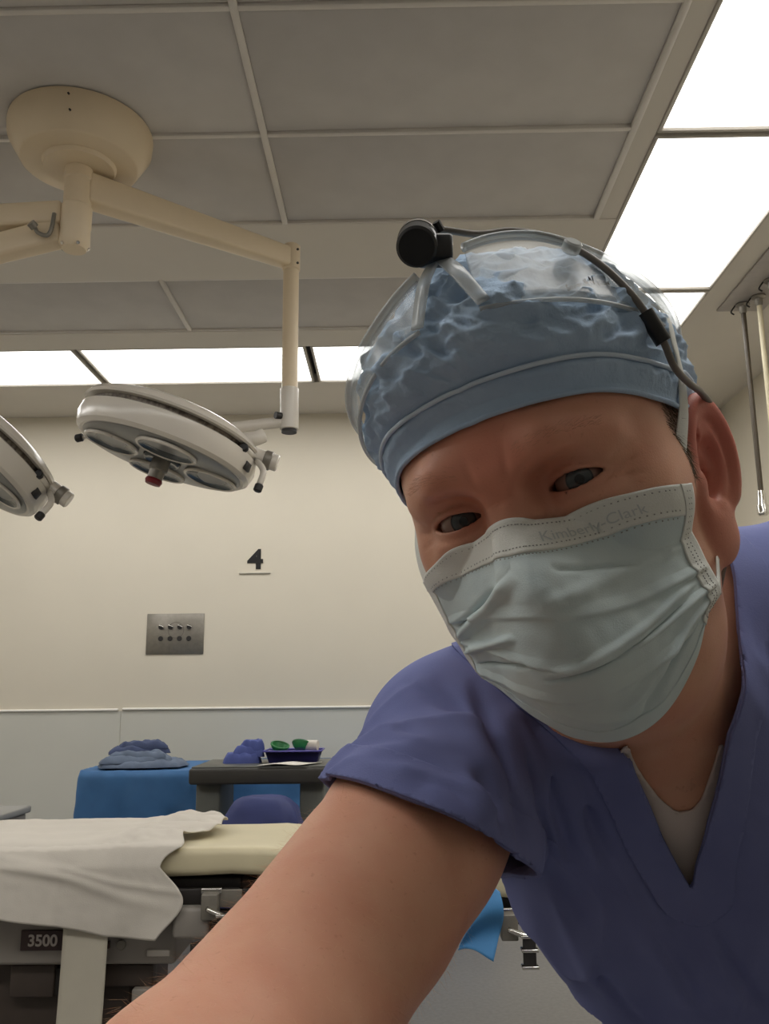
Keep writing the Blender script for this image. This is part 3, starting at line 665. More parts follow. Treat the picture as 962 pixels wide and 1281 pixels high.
def clip_mesh(V, Q, g, snap=0.0):
    """keep the part of a quad mesh where g<0, cutting triangles exactly"""
    T = np.vstack([Q[:, [0, 1, 2]], Q[:, [0, 2, 3]]]) if Q.shape[1] == 4 else Q
    ga = g(V); 
    ga = np.where(np.abs(ga) < 1e-7, -1e-7, ga)
    neg = ga < 0; k = neg[T].sum(1)
    out = [T[k == 3]]; Vn = [V]; nv = len(V); cache = {}; new = []
    def cut(a, b):
        kk = (a, b) if a < b else (b, a)
        if kk not in cache:
            t = ga[a]/(ga[a]-ga[b]); cache[kk] = nv+len(new); new.append(V[a]+(V[b]-V[a])*t)
        return cache[kk]
    ex = []
    for t in T[(k == 1) | (k == 2)]:
        poly = []
        for i in range(3):
            a, b = int(t[i]), int(t[(i+1) % 3])
            if neg[a]: poly.append(a)
            if neg[a] != neg[b]: poly.append(cut(a, b))
        for i in range(1, len(poly)-1): ex.append((poly[0], poly[i], poly[i+1]))
    Tn = np.vstack([out[0], np.array(ex, int).reshape(-1, 3)]); Va = np.vstack([V, np.array(new).reshape(-1, 3)])
    used = np.unique(Tn); mp = np.full(len(Va), -1); mp[used] = np.arange(len(used))
    return Va[used], mp[Tn]
def smin(a, b, k):
    h = np.clip(.5+.5*(b-a)/k, 0, 1); return b*(1-h)+a*h-k*h*(1-h)
def smax(a, b, k): return -smin(-a, -b, k)
def ln(v): return np.sqrt((v*v).sum(-1))
def sph(P, c, r): return ln(P-np.asarray(c))-r
def ell(P, c, r, A=None):
    q = P-np.asarray(c)
    if A is not None: q = q@np.asarray(A).T          # rows of A: local axes
    r = np.asarray(r); k0 = ln(q/r); k1 = ln(q/(r*r)); return k0*(k0-1)/(k1+1e-9)
def cone(P, a, b, ra, rb):
    a = np.asarray(a, float); b = np.asarray(b, float); ba = b-a; pa = P-a
    t = np.clip(pa@ba/(ba@ba), 0, 1); return ln(pa-t[:, None]*ba)-(ra+(rb-ra)*t)
def near(P, c, R, f, m=.05):
    """evaluate f only near a bounding ball"""
    b = ln(P-np.asarray(c))-R; out = b+m*.5; k = b < m
    if k.any(): out[k] = f(P[k])
    return out
def chain(P, pts, rs, k=.01):
    d = None
    for i in range(len(pts)-1):
        c = cone(P, pts[i], pts[i+1], rs[i], rs[i+1]); d = c if d is None else smin(d, c, k)
    return d

# ---------------------------------------------------------------- pose
HR = np.array([[.84035, .45870, -.28880], [-.49735, .86437, -.07430], [.21555, .20607, .95450]])   # head axes (columns): his left, back, up
HT = np.array([.05996, .44045, 1.24506]); HS = 1.0435                                            # point between the pupils
to_head = lambda W: (np.asarray(W)-HT)@HR/HS
to_world = lambda q: np.asarray(q)*HS@HR.T+HT
NK = np.array([.1676, .5654, 1.0911])                                                             # pit of the neck
BU = np.array([-.4194, -.4493, .7888]); BL = np.array([.8695, .0510, .4913]); BB = np.array([-.2610, .8919, .3693])
tor = lambda l, u, b: NK+l*BL+u*BU+b*BB

# ---------------------------------------------------------------- head
EAR_A = np.array([.36, .933, 0]); EAR_N = np.array([.933, -.36, .0]); 
def ear_sdf(q, sx):
    p = q*np.array([sx, 1, 1])-np.array([.0720, .082, -.009])
    tlt = .10; up = np.array([.16, math.sin(tlt), math.cos(tlt)]); up /= np.linalg.norm(up)
    a = EAR_A-up*(EAR_A@up); a /= np.linalg.norm(a); nn = np.cross(a, up)
    if nn@EAR_N < 0: nn = -nn
    s, t, w_ = p@a, p@up, p@nn
    # outline: upper oval and lobe
    cs, ct = s-.0112, t-.003
    cup = .16*(np.clip(s, 0, .04))**2/.03
    w0 = w_-cup*1.2
    el = np.sqrt((cs/.0176)**2+(ct/.0345)**2)
    dpl = (el-1)*.018
    plate = np.maximum(dpl, np.abs(w0)-.0022)
    plate = smax(dpl, np.abs(w0)-.0020, .003)
    ringd = np.sqrt(((el-.92)*.019)**2+(w0-.0035)**2)-.0042
    ringd = smax(ringd, -(t+.030)*.9-(.012-s)*.4, .008)                # helix fades into the lobe
    ah = np.sqrt(((np.sqrt(((s-.0095)/.0105)**2+((t-.001)/.0205)**2)-1)*.0125)**2+(w0-.0028)**2)-.0034
    ah = np.maximum(ah, .004-s)
    lobe = ell(np.stack([s, t, w0], -1), (.0100, -.0365, .0025), (.0140, .0170, .0075))
    trag = ell(np.stack([s, t, w0], -1), (.0005, -.0085, .0035), (.0045, .0075, .0045))
    ct2 = ell(np.stack([s, t, w0], -1), (.0115, -.0215, .003), (.0055, .0045, .005))
    crus = cone(np.stack([s, t, w0], -1), np.array([.002, .012, .001]), np.array([.010, .004, -.001]), .003, .0015)
    d = smin(plate, ringd, .003); d = smin(d, ah, .003); d = smin(d, lobe, .006); d = smin(d, trag, .003); d = smin(d, ct2, .003); d = smin(d, crus, .003)
    conch = ell(np.stack([s, t, w0], -1), (.0075, -.006, .004), (.0062, .0105, .0075))
    d = smax(d, -conch, .003)
    root = ell(np.stack([s, t, w0], -1), (-.001, -.004, -.005), (.010, .024, .006)); return smin(d, root, .005)
EYE = np.array([.0322, .0112, 0.0]); EYER = .0125
def lid_open(q, sx):
    """signed almond opening in front view (negative inside)"""
    x = (q[:, 0]*sx-.0322)/.0142; z = q[:, 2]+.0005-.0007*x
    t = np.clip(1-x*x, 0, 1)
    up = .0042*t**.62*(1-.10*x); dn = -.0040*t**.8*(1+.15*x)
    return np.maximum(np.maximum(z-up, dn-z), (np.abs(x)-1)*.015)
def face_detail(q, d):
    for s in (-1, 1):
        m = np.array([s, 1, 1])
        d = smax(d, -ell(q, np.array([.0300, -.0095, -.0015])*m, (.0200, .0150, .0130)), .009)     # socket
        d = smin(d, ell(q, np.array([.0345, .0145, .0105])*m, (.0195, .0165, .0078)), .006)       # fold above the lid
        d = smin(d, ell(q, np.array([.0322, .0132, -.0105])*m, (.0175, .0150, .0075)), .008)        # bag below
    d = smin(d, chain(q, [np.array([0, .0025, .008]), np.array([0, -.0035, -.006]), np.array([0, -.019, -.036])], [.0085, .0080, .0105]), .011)   # nose
    for s in (-1, 1): d = smin(d, sph(q, (s*.0125, -.005, -.040), .0085), .008)
    # lids around each eyeball, then the almond opening
    for s in (-1, 1):
        m = np.array([s, 1, 1]); c = EYE*m; r = ln(q-c)
        d = smin(d, r-(EYER+.0018), .0045)
        op = lid_open(q, s)
        # crease over the upper lid and lines beside the outer corner
        x = (q[:, 0]*s-.0322)/.0165; zc = .0072*np.clip(1-.75*x*x-.18*x, 0, 1)**.7+.0008
        fr = np.exp(-((q[:, 1]+.002)/.013)**2)*(np.abs(x) < 1.25)
        d = d+.0014*fr*np.exp(-((q[:, 2]-zc)/.0011)**2)*np.clip(1.2-np.abs(x), 0, 1)
        xb = np.clip(1-x*x*.8, 0, 1); d = d+.0006*fr*np.exp(-((q[:, 2]+.0090*xb**.6)/.0012)**2)*xb
        near = (np.abs(q[:, 0]*s-.0322) < .03) & (q[:, 1] < .02) & (np.abs(q[:, 2]) < .02)
        d = np.where(near, np.maximum(d, -np.maximum(op+.0002, q[:, 1]-.012)), d)
        for k, (dz, sl) in enumerate(((-.001, .25), (-.005, -.15), (.004, .45))):
            xx = q[:, 0]*s; ln_ = q[:, 2]-dz-(xx-.05)*sl
            d = d+.0005*np.exp(-(ln_/.0010)**2)*np.clip((xx-.049)/.004, 0, 1)*np.clip((.064-xx)/.006, 0, 1)*(q[:, 1] < .05)
        d = np.maximum(d, -(r-EYER*1.0))       # hollow for the eyeball
    # frown and forehead lines
    for s in (-1, 1):
        xx = q[:, 0]*s; d = d+.0008*np.exp(-((xx-.009-.12*(q[:, 2]-.016))/.0022)**2)*np.exp(-((q[:, 2]-.017)/.008)**2)*(q[:, 1] < .02)
    d = d+.0006*np.exp(-((q[:, 2]-.000)/.0018)**2)*np.exp(-(q[:, 0]/.009)**2)*(q[:, 1] < .01)
    return d
def head_sdf(q, ears=True):
    d = ell(q, (0, .086, .026), (.0735, .094, .080))
    d = smin(d, ell(q, (0, .050, .026), (.0660, .0620, .052)), .03)
    d = smin(d, ell(q, (0, .058, -.030), (.0600, .048, .066)), .025)
    for s in (-1, 1):
        m = np.array([s, 1, 1])
        d = smin(d, ell(q, np.array([.041, .0300, -.024])*m, (.021, .021, .018)), .018)         # cheekbone
        d = smin(d, cone(q, np.array([.0, .026, -.098])*m, np.array([.047, .072, -.060])*m, .020, .017), .02)
        d = smin(d, chain(q, [np.array([.009, -.0070, .0125])*m, np.array([.028, -.0085, .0200])*m, np.array([.050, .012, .0155])*m], [.0090, .0092, .0070]), .012)   # brow
        d = smin(d, ell(q, np.array([.056, .055, -.010])*m, (.016, .033, .02)), .02)            # temple arch
    d = smin(d, ell(q, (0, .018, -.103), (.022, .020, .020)), .02)
    fm = (q[:, 1] < .05) & (q[:, 2] > -.07) & (q[:, 2] < .05) & (np.abs(q[:, 0]) < .085)
    if fm.any(): d[fm] = face_detail(q[fm], d[fm])
    for s in ((-1, 1) if ears else ()): d = smin(d, near(q, (s*.082, .095, -.006), .045, lambda p: ear_sdf(p, s), .02), .004)
    return d*.9
NECK_T = to_world((0, .088, -.035)); 
def neck_sdf(W):
    d = chain(W, [to_world((0, .090, -.03)), to_world((0.004, .088, -.085)), tor(.018, .045, .062), tor(.03, -.02, .075)], [.062, .053, .060, .072], .02)
    # sternomastoid cords and throat
    for s in (-1, 1): d = smin(d, cone(W, to_world((s*.050, .088, -.052)), tor(.010+s*.014, -.012, .032), .014, .010), .03)
    return d
def headneck(W):
    q = to_head(W); d = smin(head_sdf(q, False)*HS, neck_sdf(W), .018)
    for s in (-1, 1): d = smin(d, near(q, (s*.082, .095, -.010), .050, lambda p: ear_sdf(p, s), .02)*HS*.9, .0035)
    return d
# ---------------------------------------------------------------- torso, arms, legs
R_SH = np.array([.045, .630, 1.108]); R_EL = np.array([-.052, .418, 1.003]); R_WR = np.array([-.140, .190, .960])
L_SH = np.array([.345, .680, 1.205]); L_EL = np.array([.545, .740, .985]); L_WR = np.array([.500, .600, .780])
PEL = tor(.05, -.50, .10)
def torso_sdf(W):
    A = np.stack([BL, BU, BB])
    d = ell(W, tor(.050, -.13, .105), (.148, .17, .108), A)
    d = smin(d, ell(W, tor(.055, -.36, .105), (.140, .19, .105), A), .06)
    d = smin(d, ell(W, PEL, (.150, .13, .115), A), .06)
    d = smin(d, cone(W, tor(.03, .01, .09), R_SH, .060, .058), .05)
    d = smin(d, cone(W, tor(.05, .015, .10), L_SH, .068, .062), .05)
    d = smin(d, cone(W, tor(.04, .07, .10), L_SH+np.array([-.02, 0, .0]), .040, .050), .03)
    return d
def rarm_sdf(W):
    d = chain(W, [R_SH, R_SH*.6+R_EL*.4, R_EL], [.058, .0500, .0425], .02)
    d = smin(d, chain(W, [R_EL, R_EL*.72+R_WR*.28, R_WR], [.041, .0440, .026], .02), .02)
    d = smin(d, cone(W, R_SH*.42+R_EL*.58+np.array([-.016, -.004, .012]), R_EL*.72+R_WR*.28+np.array([-.008, 0, .008]), .026, .029), .025)   # brachioradialis
    return smin(d, cone(W, R_SH*.72+R_EL*.28+np.array([.006, -.012, .004]), R_SH*.35+R_EL*.65+np.array([.010, -.006, .0]), .040, .034), .02)
def larm_sdf(W):
    return smin(chain(W, [L_SH, L_SH*.5+L_EL*.5, L_EL], [.060, .050, .042], .02), chain(W, [L_EL, L_EL*.7+L_WR*.3, L_WR], [.042, .044, .027], .02), .02)
def hand_sdf(W, wr, fwd, side, up, curl, thumb_side):
    """palm, four fingers with three bends each and a thumb off the side of the palm"""
    fwd, side, up = [np.asarray(v, float)/np.linalg.norm(v) for v in (fwd, side, up)]
    pt = lambda f, s, n_: wr+fwd*f+side*s+up*n_
    d = cone(W, pt(-.01, 0, 0), pt(.02, 0, 0), .026, .024)
    for s in (-.026, -.009, .008, .025): d = smin(d, cone(W, pt(.015, s*.6, 0), pt(.082, s*1.05, .002), .014, .011), .014)
    for k, (s, L) in enumerate(((-.029, .060), (-.010, .074), (.009, .080), (.028, .072))):
        p = [pt(.080, s*1.05, .002)]; a = 0
        for j, fr in enumerate((.45, .31, .24)):
            a += curl*(.7, 1.1, .8)[j]; p.append(p[-1]+(fwd*math.cos(a)-up*math.sin(a))*L*fr)
        d = smin(d, chain(W, p, [.0098, .0090, .0084, .0072], .003), .004)
    t = thumb_side
    p = [pt(.020, t*.022, -.004), pt(.048, t*.046, -.014), pt(.072, t*.050, -.026), pt(.090, t*.042, -.036)]
    return smin(d, chain(W, p, [.015, .0115, .0105, .0085], .004), .010)
def legs_sdf(W):
    d = None
    for s, kx, fx in ((-1, .10, .18), (1, .52, .50)):
        hip = PEL+BL*s*.085-BU*.03; kn = np.array([kx, .62, .46]); an = np.array([fx, .86, .09])
        c = chain(W, [hip, hip*.5+kn*.5, kn, kn*.65+an*.35, an], [.092, .078, .058, .055, .038], .02)
        c = smin(c, cone(W, an+np.array([0, .03, -.045]), an+np.array([0, -.15, -.058]), .038, .030), .02)
        d = c if d is None else np.minimum(d, c)
    return d
RF = (R_WR-R_EL)/np.linalg.norm(R_WR-R_EL)
def body_sdf(W):
    d = smin(torso_sdf(W), neck_sdf(W), .03)
    d = smin(d, rarm_sdf(W), .03); d = smin(d, larm_sdf(W), .03); d = smin(d, near(W, (.32, .72, .36), .52, legs_sdf), .03)
    d = smin(d, near(W, R_WR+RF*.08, .12, lambda W: hand_sdf(W, R_WR+RF*.012, RF*.8+np.array([.5, -.3, .35]), np.array([.25, .2, .9]), np.array([-.75, -.5, .3]), .45, 1)), .012)
    d = smin(d, near(W, L_WR+np.array([-.01, -.06, -.07]), .12, lambda W: hand_sdf(W, L_WR+np.array([-.005, -.01, -.01]), np.array([-.1, -.6, -.75]), np.array([.95, .0, -.1]), np.array([.1, -.75, .6]), .35, -1)), .012)
    return d
# the head patch (fine) ends low on the neck, where the body patch (coarser) takes over under the shirt
HA, HB = to_world((0, .078, .025)), tor(.02, .0, .065)
cut_p = tor(.02, -.005, .06)
def in_head(W): return np.maximum(cone(W, HA, HB, .128, .112), -((W-cut_p)@BU))
hf = lambda W: np.maximum(near(W, (HA+HB)/2, .26, lambda P: smin(headneck(P), torso_sdf(P), .03)), in_head(W)-.006)
hv, hq = sdf_mesh(hf, HA-np.array([.17, .17, .20]), HA+np.array([.17, .17, .165]), .0016)
bf = lambda W: np.maximum(body_sdf(W), -in_head(W)-.004)
bv, bq = sdf_mesh(bf, (-.30, .02, -.01), (.75, 1.12, 1.36), .0046)
person = empty('person', (float(PEL[0]), float(PEL[1]), 0), 'person in blue scrubs, cap and mask with one bare arm stretched towards the camera', 'person')
PO = np.array([PEL[0], PEL[1], 0.0])

# ---------------------------------------------------------------- skin
def skin_mat():
    m = bpy.data.materials.new('skin'); m.use_nodes = True; nt = m.node_tree; nd = nt.nodes; lk = nt.links; p = nd['Principled BSDF']
    at = nd.new('ShaderNodeVertexColor'); at.layer_name = 'tone'
    tc = nd.new('ShaderNodeTexCoord')
    def noise(s, det=4):
        n_ = nd.new('ShaderNodeTexNoise'); n_.inputs['Scale'].default_value = s; n_.inputs['Detail'].default_value = det; lk.new(tc.outputs['Object'], n_.inputs['Vector']); return n_
    def mix(a, b, fac, mode='MIX'):
        k = nd.new('ShaderNodeMixRGB'); k.blend_type = mode
        for i, v in ((0, fac), (1, a), (2, b)):
            if hasattr(v, 'is_linked'): lk.new(v, k.inputs[i])
            else: k.inputs[i].default_value = v
        return k.outputs[0]
    def rng(v, a, b, c, d):
        k = nd.new('ShaderNodeMapRange'); lk.new(v, k.inputs[0])
        for i, x in enumerate((a, b, c, d)): k.inputs[1+i].default_value = x
        return k.outputs[0]
    blot = mix(at.outputs['Color'], srgb(184, 106, 84), rng(noise(34).outputs['Fac'], .40, .80, 0, .35))
    freck = mix(blot, srgb(140, 82, 58), rng(noise(330, 2).outputs['Fac'], .66, .76, 0, .22))
    lk.new(freck, p.inputs['Base Color']); p.inputs['Roughness'].default_value = .48; p.inputs['Specular IOR Level'].default_value = .4
    p.inputs['Subsurface Weight'].default_value = .15; p.inputs['Subsurface Radius'].default_value = (1, .3, .15); p.inputs['Subsurface Scale'].default_value = .005
    bp = nd.new('ShaderNodeBump'); bp.inputs['Strength'].default_value = .22; bp.inputs['Distance'].default_value = .0006
    lk.new(noise(900, 3).outputs['Fac'], bp.inputs['Height']); lk.new(bp.outputs[0], p.inputs['Normal']); return m
m_skin = skin_mat()
V = np.vstack([hv, bv]); Q = np.vstack([hq, bq+len(hv)])
body = pyobj('body', V-PO, Q, m_skin, person, True)
me = body.data
q = to_head(V); base_c = np.array(srgb(206, 154, 128)[:3]); red_c = np.array(srgb(198, 110, 92)[:3]); hair_c = np.array(srgb(92, 74, 58)[:3]); lid_c = np.array(srgb(150, 92, 78)[:3])
tone = np.tile(base_c, (len(V), 1))
def blend(wt, c):
    global tone
    wt = np.clip(wt, 0, 1)[:, None]; tone = tone*(1-wt)+c*wt
isH = (np.arange(len(V)) < len(hv))
blend(isH*.55*np.exp(-(q[:, 0]/.035)**2-((q[:, 2]-.02)/.03)**2), red_c)
blend(isH*.45*np.exp(-((np.abs(q[:, 0])-.03)/.016)**2-((q[:, 2]+.001)/.010)**2)*(q[:, 1] < .03), lid_c)
es_ = np.minimum(ear_sdf(q, 1), ear_sdf(q, -1)); blend(isH*np.clip((.003-es_)/.004, 0, 1)*(.55+.35*np.clip((q[:, 2]+.03)/.03, 0, 1)), np.array(srgb(196, 92, 84)[:3]))
hl_ = np.clip((q[:, 1]-.046-.6*np.clip(.012-q[:, 2], 0, 1))/.008, 0, 1)*np.clip((q[:, 2]+.016)/.012, 0, 1)*isH*np.clip((np.minimum(ear_sdf(q, 1), ear_sdf(q, -1))-.001)/.002, 0, 1)
blend(hl_*.75, hair_c)
ca = me.color_attributes.new('tone', 'FLOAT_COLOR', 'POINT')
n_me = len(me.vertices)
if n_me == len(V): ca.data.foreach_set('color', np.hstack([tone, np.ones((len(V), 1))]).astype(np.float32).ravel())
me.color_attributes.active_color = ca

# ---------------------------------------------------------------- eyes
def eye_mat():
    m = bpy.data.materials.new('eye'); m.use_nodes = True; nt = m.node_tree; nd = nt.nodes; lk = nt.links; p = nd['Principled BSDF']
    tc = nd.new('ShaderNodeTexCoord'); sx = nd.new('ShaderNodeSeparateXYZ'); lk.new(tc.outputs['Object'], sx.inputs[0])
    at = nd.new('ShaderNodeMath'); at.operation = 'ARCTAN2'
    ln_ = nd.new('ShaderNodeVectorMath'); ln_.operation = 'LENGTH'; cb = nd.new('ShaderNodeCombineXYZ'); lk.new(sx.outputs[0], cb.inputs[0]); lk.new(sx.outputs[1], cb.inputs[1]); lk.new(cb.outputs[0], ln_.inputs[0])
    cr = nd.new('ShaderNodeValToRGB'); e = cr.color_ramp.elements
    mr = nd.new('ShaderNodeMapRange'); mr.inputs[2].default_value = .0133; lk.new(ln_.outputs['Value'], mr.inputs[0]); lk.new(mr.outputs[0], cr.inputs[0])
    e[0].position = 0; e[0].color = (.004, .004, .005, 1); e[1].position = 1; e[1].color = srgb(118, 92, 82)  # sclera coloured dark, with the shade of the lids in it
    for pos, c in ((.17, (.004, .004, .005, 1)), (.20, srgb(58, 64, 66)), (.43, srgb(66, 72, 74)), (.50, srgb(34, 38, 42)), (.54, srgb(124, 98, 88))):
        x = e.new(pos); x.color = c
    lk.new(cr.outputs[0], p.inputs['Base Color']); p.inputs['Roughness'].default_value = .12; return m
m_eye = eye_mat(); campos = np.array([0, 0, 1.15])
for s in (-1, 1):
    c = to_world(EYE*np.array([s, 1, 1])); d = campos-c; d /= np.linalg.norm(d); R0 = EYER*HS*.992
    nr, ns = 26, 40; P = []; Fc = []
    for i in range(nr+1):
        a = PI*i/nr; rad = R0*(1+.055*math.exp(-(a/.33)**4))
        for k in range(ns): b = 2*PI*k/ns; P.append((rad*math.sin(a)*math.cos(b), rad*math.sin(a)*math.sin(b), rad*math.cos(a)))
    for i in range(nr):
        for k in range(ns): Fc.append((i*ns+k, (i+1)*ns+k, (i+1)*ns+(k+1) % ns, i*ns+(k+1) % ns))
    eo = pyobj('eyeball', P, Fc, m_eye, person, True, tuple(c-PO))
    eo.rotation_mode = 'QUATERNION'; eo.rotation_quaternion = Vector(d).to_track_quat('Z', 'Y')

# ================================================================ CLOTHES
def scrub_material(name, c1, c2):
    m = mat(name, c1, .85, col2=c2, vscale=14, bump=.12, bscale=900, spec=.2); return m
m_scrub = scrub_material('scrub_blue', srgb(116, 123, 170), srgb(106, 113, 160))
def poly_sd(x, y, pts):
    """signed distance to a polygon, negative inside"""
    P = np.stack([x, y], -1); pts = np.asarray(pts, float); n_ = len(pts); d = np.full(len(x), 1e9); s = np.ones(len(x))
    for i in range(n_):
        a, b = pts[i], pts[i-1]; e = b-a; w_ = P-a; t = np.clip((w_@e)/(e@e), 0, 1); bb = w_-t[:, None]*e; d = np.minimum(d, (bb*bb).sum(1))
        c1 = P[:, 1] >= a[1]; c2 = P[:, 1] < b[1]; c3 = e[0]*w_[:, 1] > e[1]*w_[:, 0]
        fl = (c1 & c2 & c3) | (~c1 & ~c2 & ~c3); s = np.where(fl, -s, s)
    return s*np.sqrt(d)
def tlub(W):
    D_ = W-NK; return D_@BL, D_@BU, D_@BB
def folds(W):
    l, u, b = tlub(W)
    n1 = vnoise(np.stack([l*1.0+.02*np.sin(u*20), u*.16, b*.5], -1)+3.1, 42); n2 = vnoise(np.stack([l+.5*u, u*.35, b], -1)+9, 24)
    return .0075*(1-2*np.abs(n1)*1.6)*np.clip((.03-u)/.08+.4, 0, 1)+.005*n2
ARM_D = (R_EL-R_SH)/np.linalg.norm(R_EL-R_SH)
def sleeve_r(W):
    end = R_SH+(R_EL-R_SH)*.62
    drop = np.array([.004, .0, -.006])
    d = chain(W, [R_SH+drop*.2+np.array([.004, 0, -.004]), R_SH*.6+R_EL*.4+drop, end+drop*1.1], [.0640, .0610, .0620], .02)
    p = W-R_SH; t = p@ARM_D; 
    n1 = vnoise(np.stack([(t+.35*(p@BL))*1.0, (p@BL)*.28, p[:, 2]*.28], -1)+1.7, 46)
    return d-.0065*(1-3.2*np.abs(n1))*np.clip(1.1-t*3.5, .25, 1)
L_D = (L_EL-L_SH)/np.linalg.norm(L_EL-L_SH)
FOLDS = [[(.0490, .5759, 1.1601), (.0579, .5316, 1.1156), (.0674, .5073, 1.0562)], [(.0783, .5614, 1.1376), (.0926, .5582, 1.0855), (.1259, .6209, 1.0077)],
 [(.1023, .5619, 1.1205), (.1180, .5784, 1.0734), (.1410, .6045, 1.0209)], [(.0701, .5569, 1.1329), (.0800, .5400, 1.0848), (.1077, .6344, 1.0148)], [(.1077, .6344, 1.0148), (.1408, .6538, .9543), (.1671, .6795, .9202)],
 [(.0017, .5979, 1.1573), (.0263, .5599, 1.1429), (.0531, .5298, 1.1180)], [(.0201, .5860, 1.1632), (.0361, .5587, 1.1428), (.0559, .5230, 1.1118)], [(-.0207, .5925, 1.1302), (.0081, .5275, 1.1276), (.0448, .5065, 1.0981)],
 [(-.0276, .5410, 1.1181), (-.0036, .5218, 1.1235), (.0276, .5087, 1.1130)], [(.0029, .4904, 1.1084), (.0198, .4871, 1.1024), (.0384, .4862, 1.0893)], [(.0457, .5129, 1.1082), (.0535, .4917, 1.0812), (.0630, .4975, 1.0561)],
 [(.0258, .4839, 1.0946), (.0458, .4825, 1.0707), (.0592, .4943, 1.0547)], [(.1971, .5562, 1.1318), (.1942, .5662, 1.0838), (.1956, .5847, 1.0529)], [(.2295, .5723, 1.2014), (.2128, .5588, 1.1315), (.2102, .5701, 1.0832)],
 [(.1930, .6029, 1.0066), (.2156, .6175, .9718), (.2390, .6388, .9388)], [(.1528, .6017, 1.0167), (.1854, .6213, .9638), (.2059, .6435, .9321)]]
def creases(W):
    """cloth folds that run from the shoulder and the armpit: a valley with a soft ridge beside it"""
    o = np.zeros(len(W)); k = (W[:, 1] < .72) & (W[:, 0] < .30)
    if not k.any(): return o
    P = W[k]; r = np.zeros(len(P)); sh = np.array([-.008, -.002, .007])
    for i, F3 in enumerate(FOLDS):
        F3 = np.array(F3); a = (.0045, .0060, .0050, .0055)[i % 4]*(.5 if i in (12, 13) else .55 if 5 <= i <= 9 else 1.7); rad = np.linalg.norm(F3-F3[1], axis=1).max()+.032
        kk = np.flatnonzero(((P-F3[1])**2).sum(1) < rad**2)
        if not len(kk): continue
        Pk = P[kk]; vs = 0
        for s_, w_, off in ((-.9, .0050, 0), (.8, .0100, 1.3)):
            best = np.full(len(Pk), 1e9); amp = np.zeros(len(Pk))
            for j in (0, 1):
                A_, B_ = F3[j]+sh*off, F3[j+1]+sh*off; ba = B_-A_; t = np.clip((Pk-A_)@ba/(ba@ba), 0, 1); d2 = ((Pk-A_-t[:, None]*ba)**2).sum(1)
                up_ = d2 < best; best = np.where(up_, d2, best); g_ = (j+t)/2; amp = np.where(up_, 1-(2*g_-1)**2, amp)
            vs = vs+s_*a*amp*np.exp(-best/w_**2)
        r[kk] += vs
    o[k] = r; return o
def scrub_sdf(W):
    d = smin(torso_sdf(W)-.013-folds(W), smax(neck_sdf(W)-.008, (W-NK)@BU-.042, .01), .03)
    d = smin(d, sleeve_r(W), .018)
    d = smin(d, chain(W, [L_SH, L_SH*.55+L_EL*.45, L_SH*.3+L_EL*.7], [.070, .066, .070], .02)-.5*folds(W), .03)
    return d-creases(W)
VN = [(-.0156, -.0741), (-.0180, -.03), (-.0178, .0), (-.0190, .038), (-.026, .066), (-.048, .12), (-.05, .40), (.30, .40), (.150, .112), (.1253, .0819), (.0827, .0528), (.064, .0384), (.0408, .0215), (.0156, -.0158)]
HEM_P = np.array([-.0456, .578, 1.0916]); HEM_N = np.array([-.392, -.239, -.8885])
def scrub_clip(W):
    l, u, b = tlub(W)
    g = -poly_sd(l, u, VN)
    arm = (W-HEM_P)@HEM_N; on_sl = sleeve_r(W) < torso_sdf(W)-.013-folds(W)+.006
    g = np.maximum(g, np.where(on_sl, arm, -1))
    la = (W-(L_SH*.45+L_EL*.55))@L_D; g = np.maximum(g, np.where(l > .19, la, -1))
    g = np.maximum(g, -u-.475)
    return g
sv, sq = sdf_mesh(scrub_sdf, (-.09, .40, .58), (.62, .98, 1.36), .0032, slack=1.3)
cv, ct = clip_mesh(sv, sq, scrub_clip)
# keep the scrub top clear of the hollow inner cap pieces: drop loose islands
def biggest(V, T):
    par = np.arange(len(V))
    lab = np.arange(len(V))
    for _ in range(400):
        m_ = lab[T].min(1); new = lab.copy(); np.minimum.at(new, T.ravel(), np.repeat(m_, T.shape[1])); new = new[new]
        if (new == lab).all(): break
        lab = new
    k, c = np.unique(lab, return_counts=True); keep = lab == k[c.argmax()]
    T2 = T[keep[T].all(1)]; us = np.unique(T2); mp = np.full(len(V), -1); mp[us] = np.arange(len(us)); return V[us], mp[T2]
cv, ct = biggest(cv, ct)
top = pyobj('scrub_top', cv-PO, ct, m_scrub, person, True); tag(top, 'blue short-sleeved V-neck scrub top')
sm = top.modifiers.new('cloth', 'SOLIDIFY'); sm.thickness = .0022; sm.offset = -1
def vnormals(V, T):
    N_ = np.zeros_like(V); n_ = np.cross(V[T[:, 1]]-V[T[:, 0]], V[T[:, 2]]-V[T[:, 0]])
    for k in range(3): np.add.at(N_, T[:, k], n_)
    return N_/(np.linalg.norm(N_, axis=1)[:, None]+1e-12)
cn = vnormals(cv, ct)
def band_piece(name, g, off, m):
    """a strip of cloth lying on the scrub top where g<0"""
    v2, t2 = clip_mesh(np.hstack([cv+cn*off]), ct, g)
    o = pyobj(name, v2-PO, t2, m, top, True); k = o.modifiers.new('cloth', 'SOLIDIFY'); k.thickness = .0016; k.offset = -1; return o
def nb(W):
    l, u, b = tlub(W); return np.maximum(poly_sd(l, u, VN)-.022, -(u+.30)) if False else np.maximum(poly_sd(l, u, VN)-.022, b-.2)
band_piece('neck_band', nb, .0016, m_scrub)
def hemband(W):
    arm = (W-HEM_P)@HEM_N; return np.where(sleeve_r(W) < torso_sdf(W)-.013-folds(W)+.002, -arm-.024, 1.0)
band_piece('sleeve_hem', hemband, .0012, m_scrub)
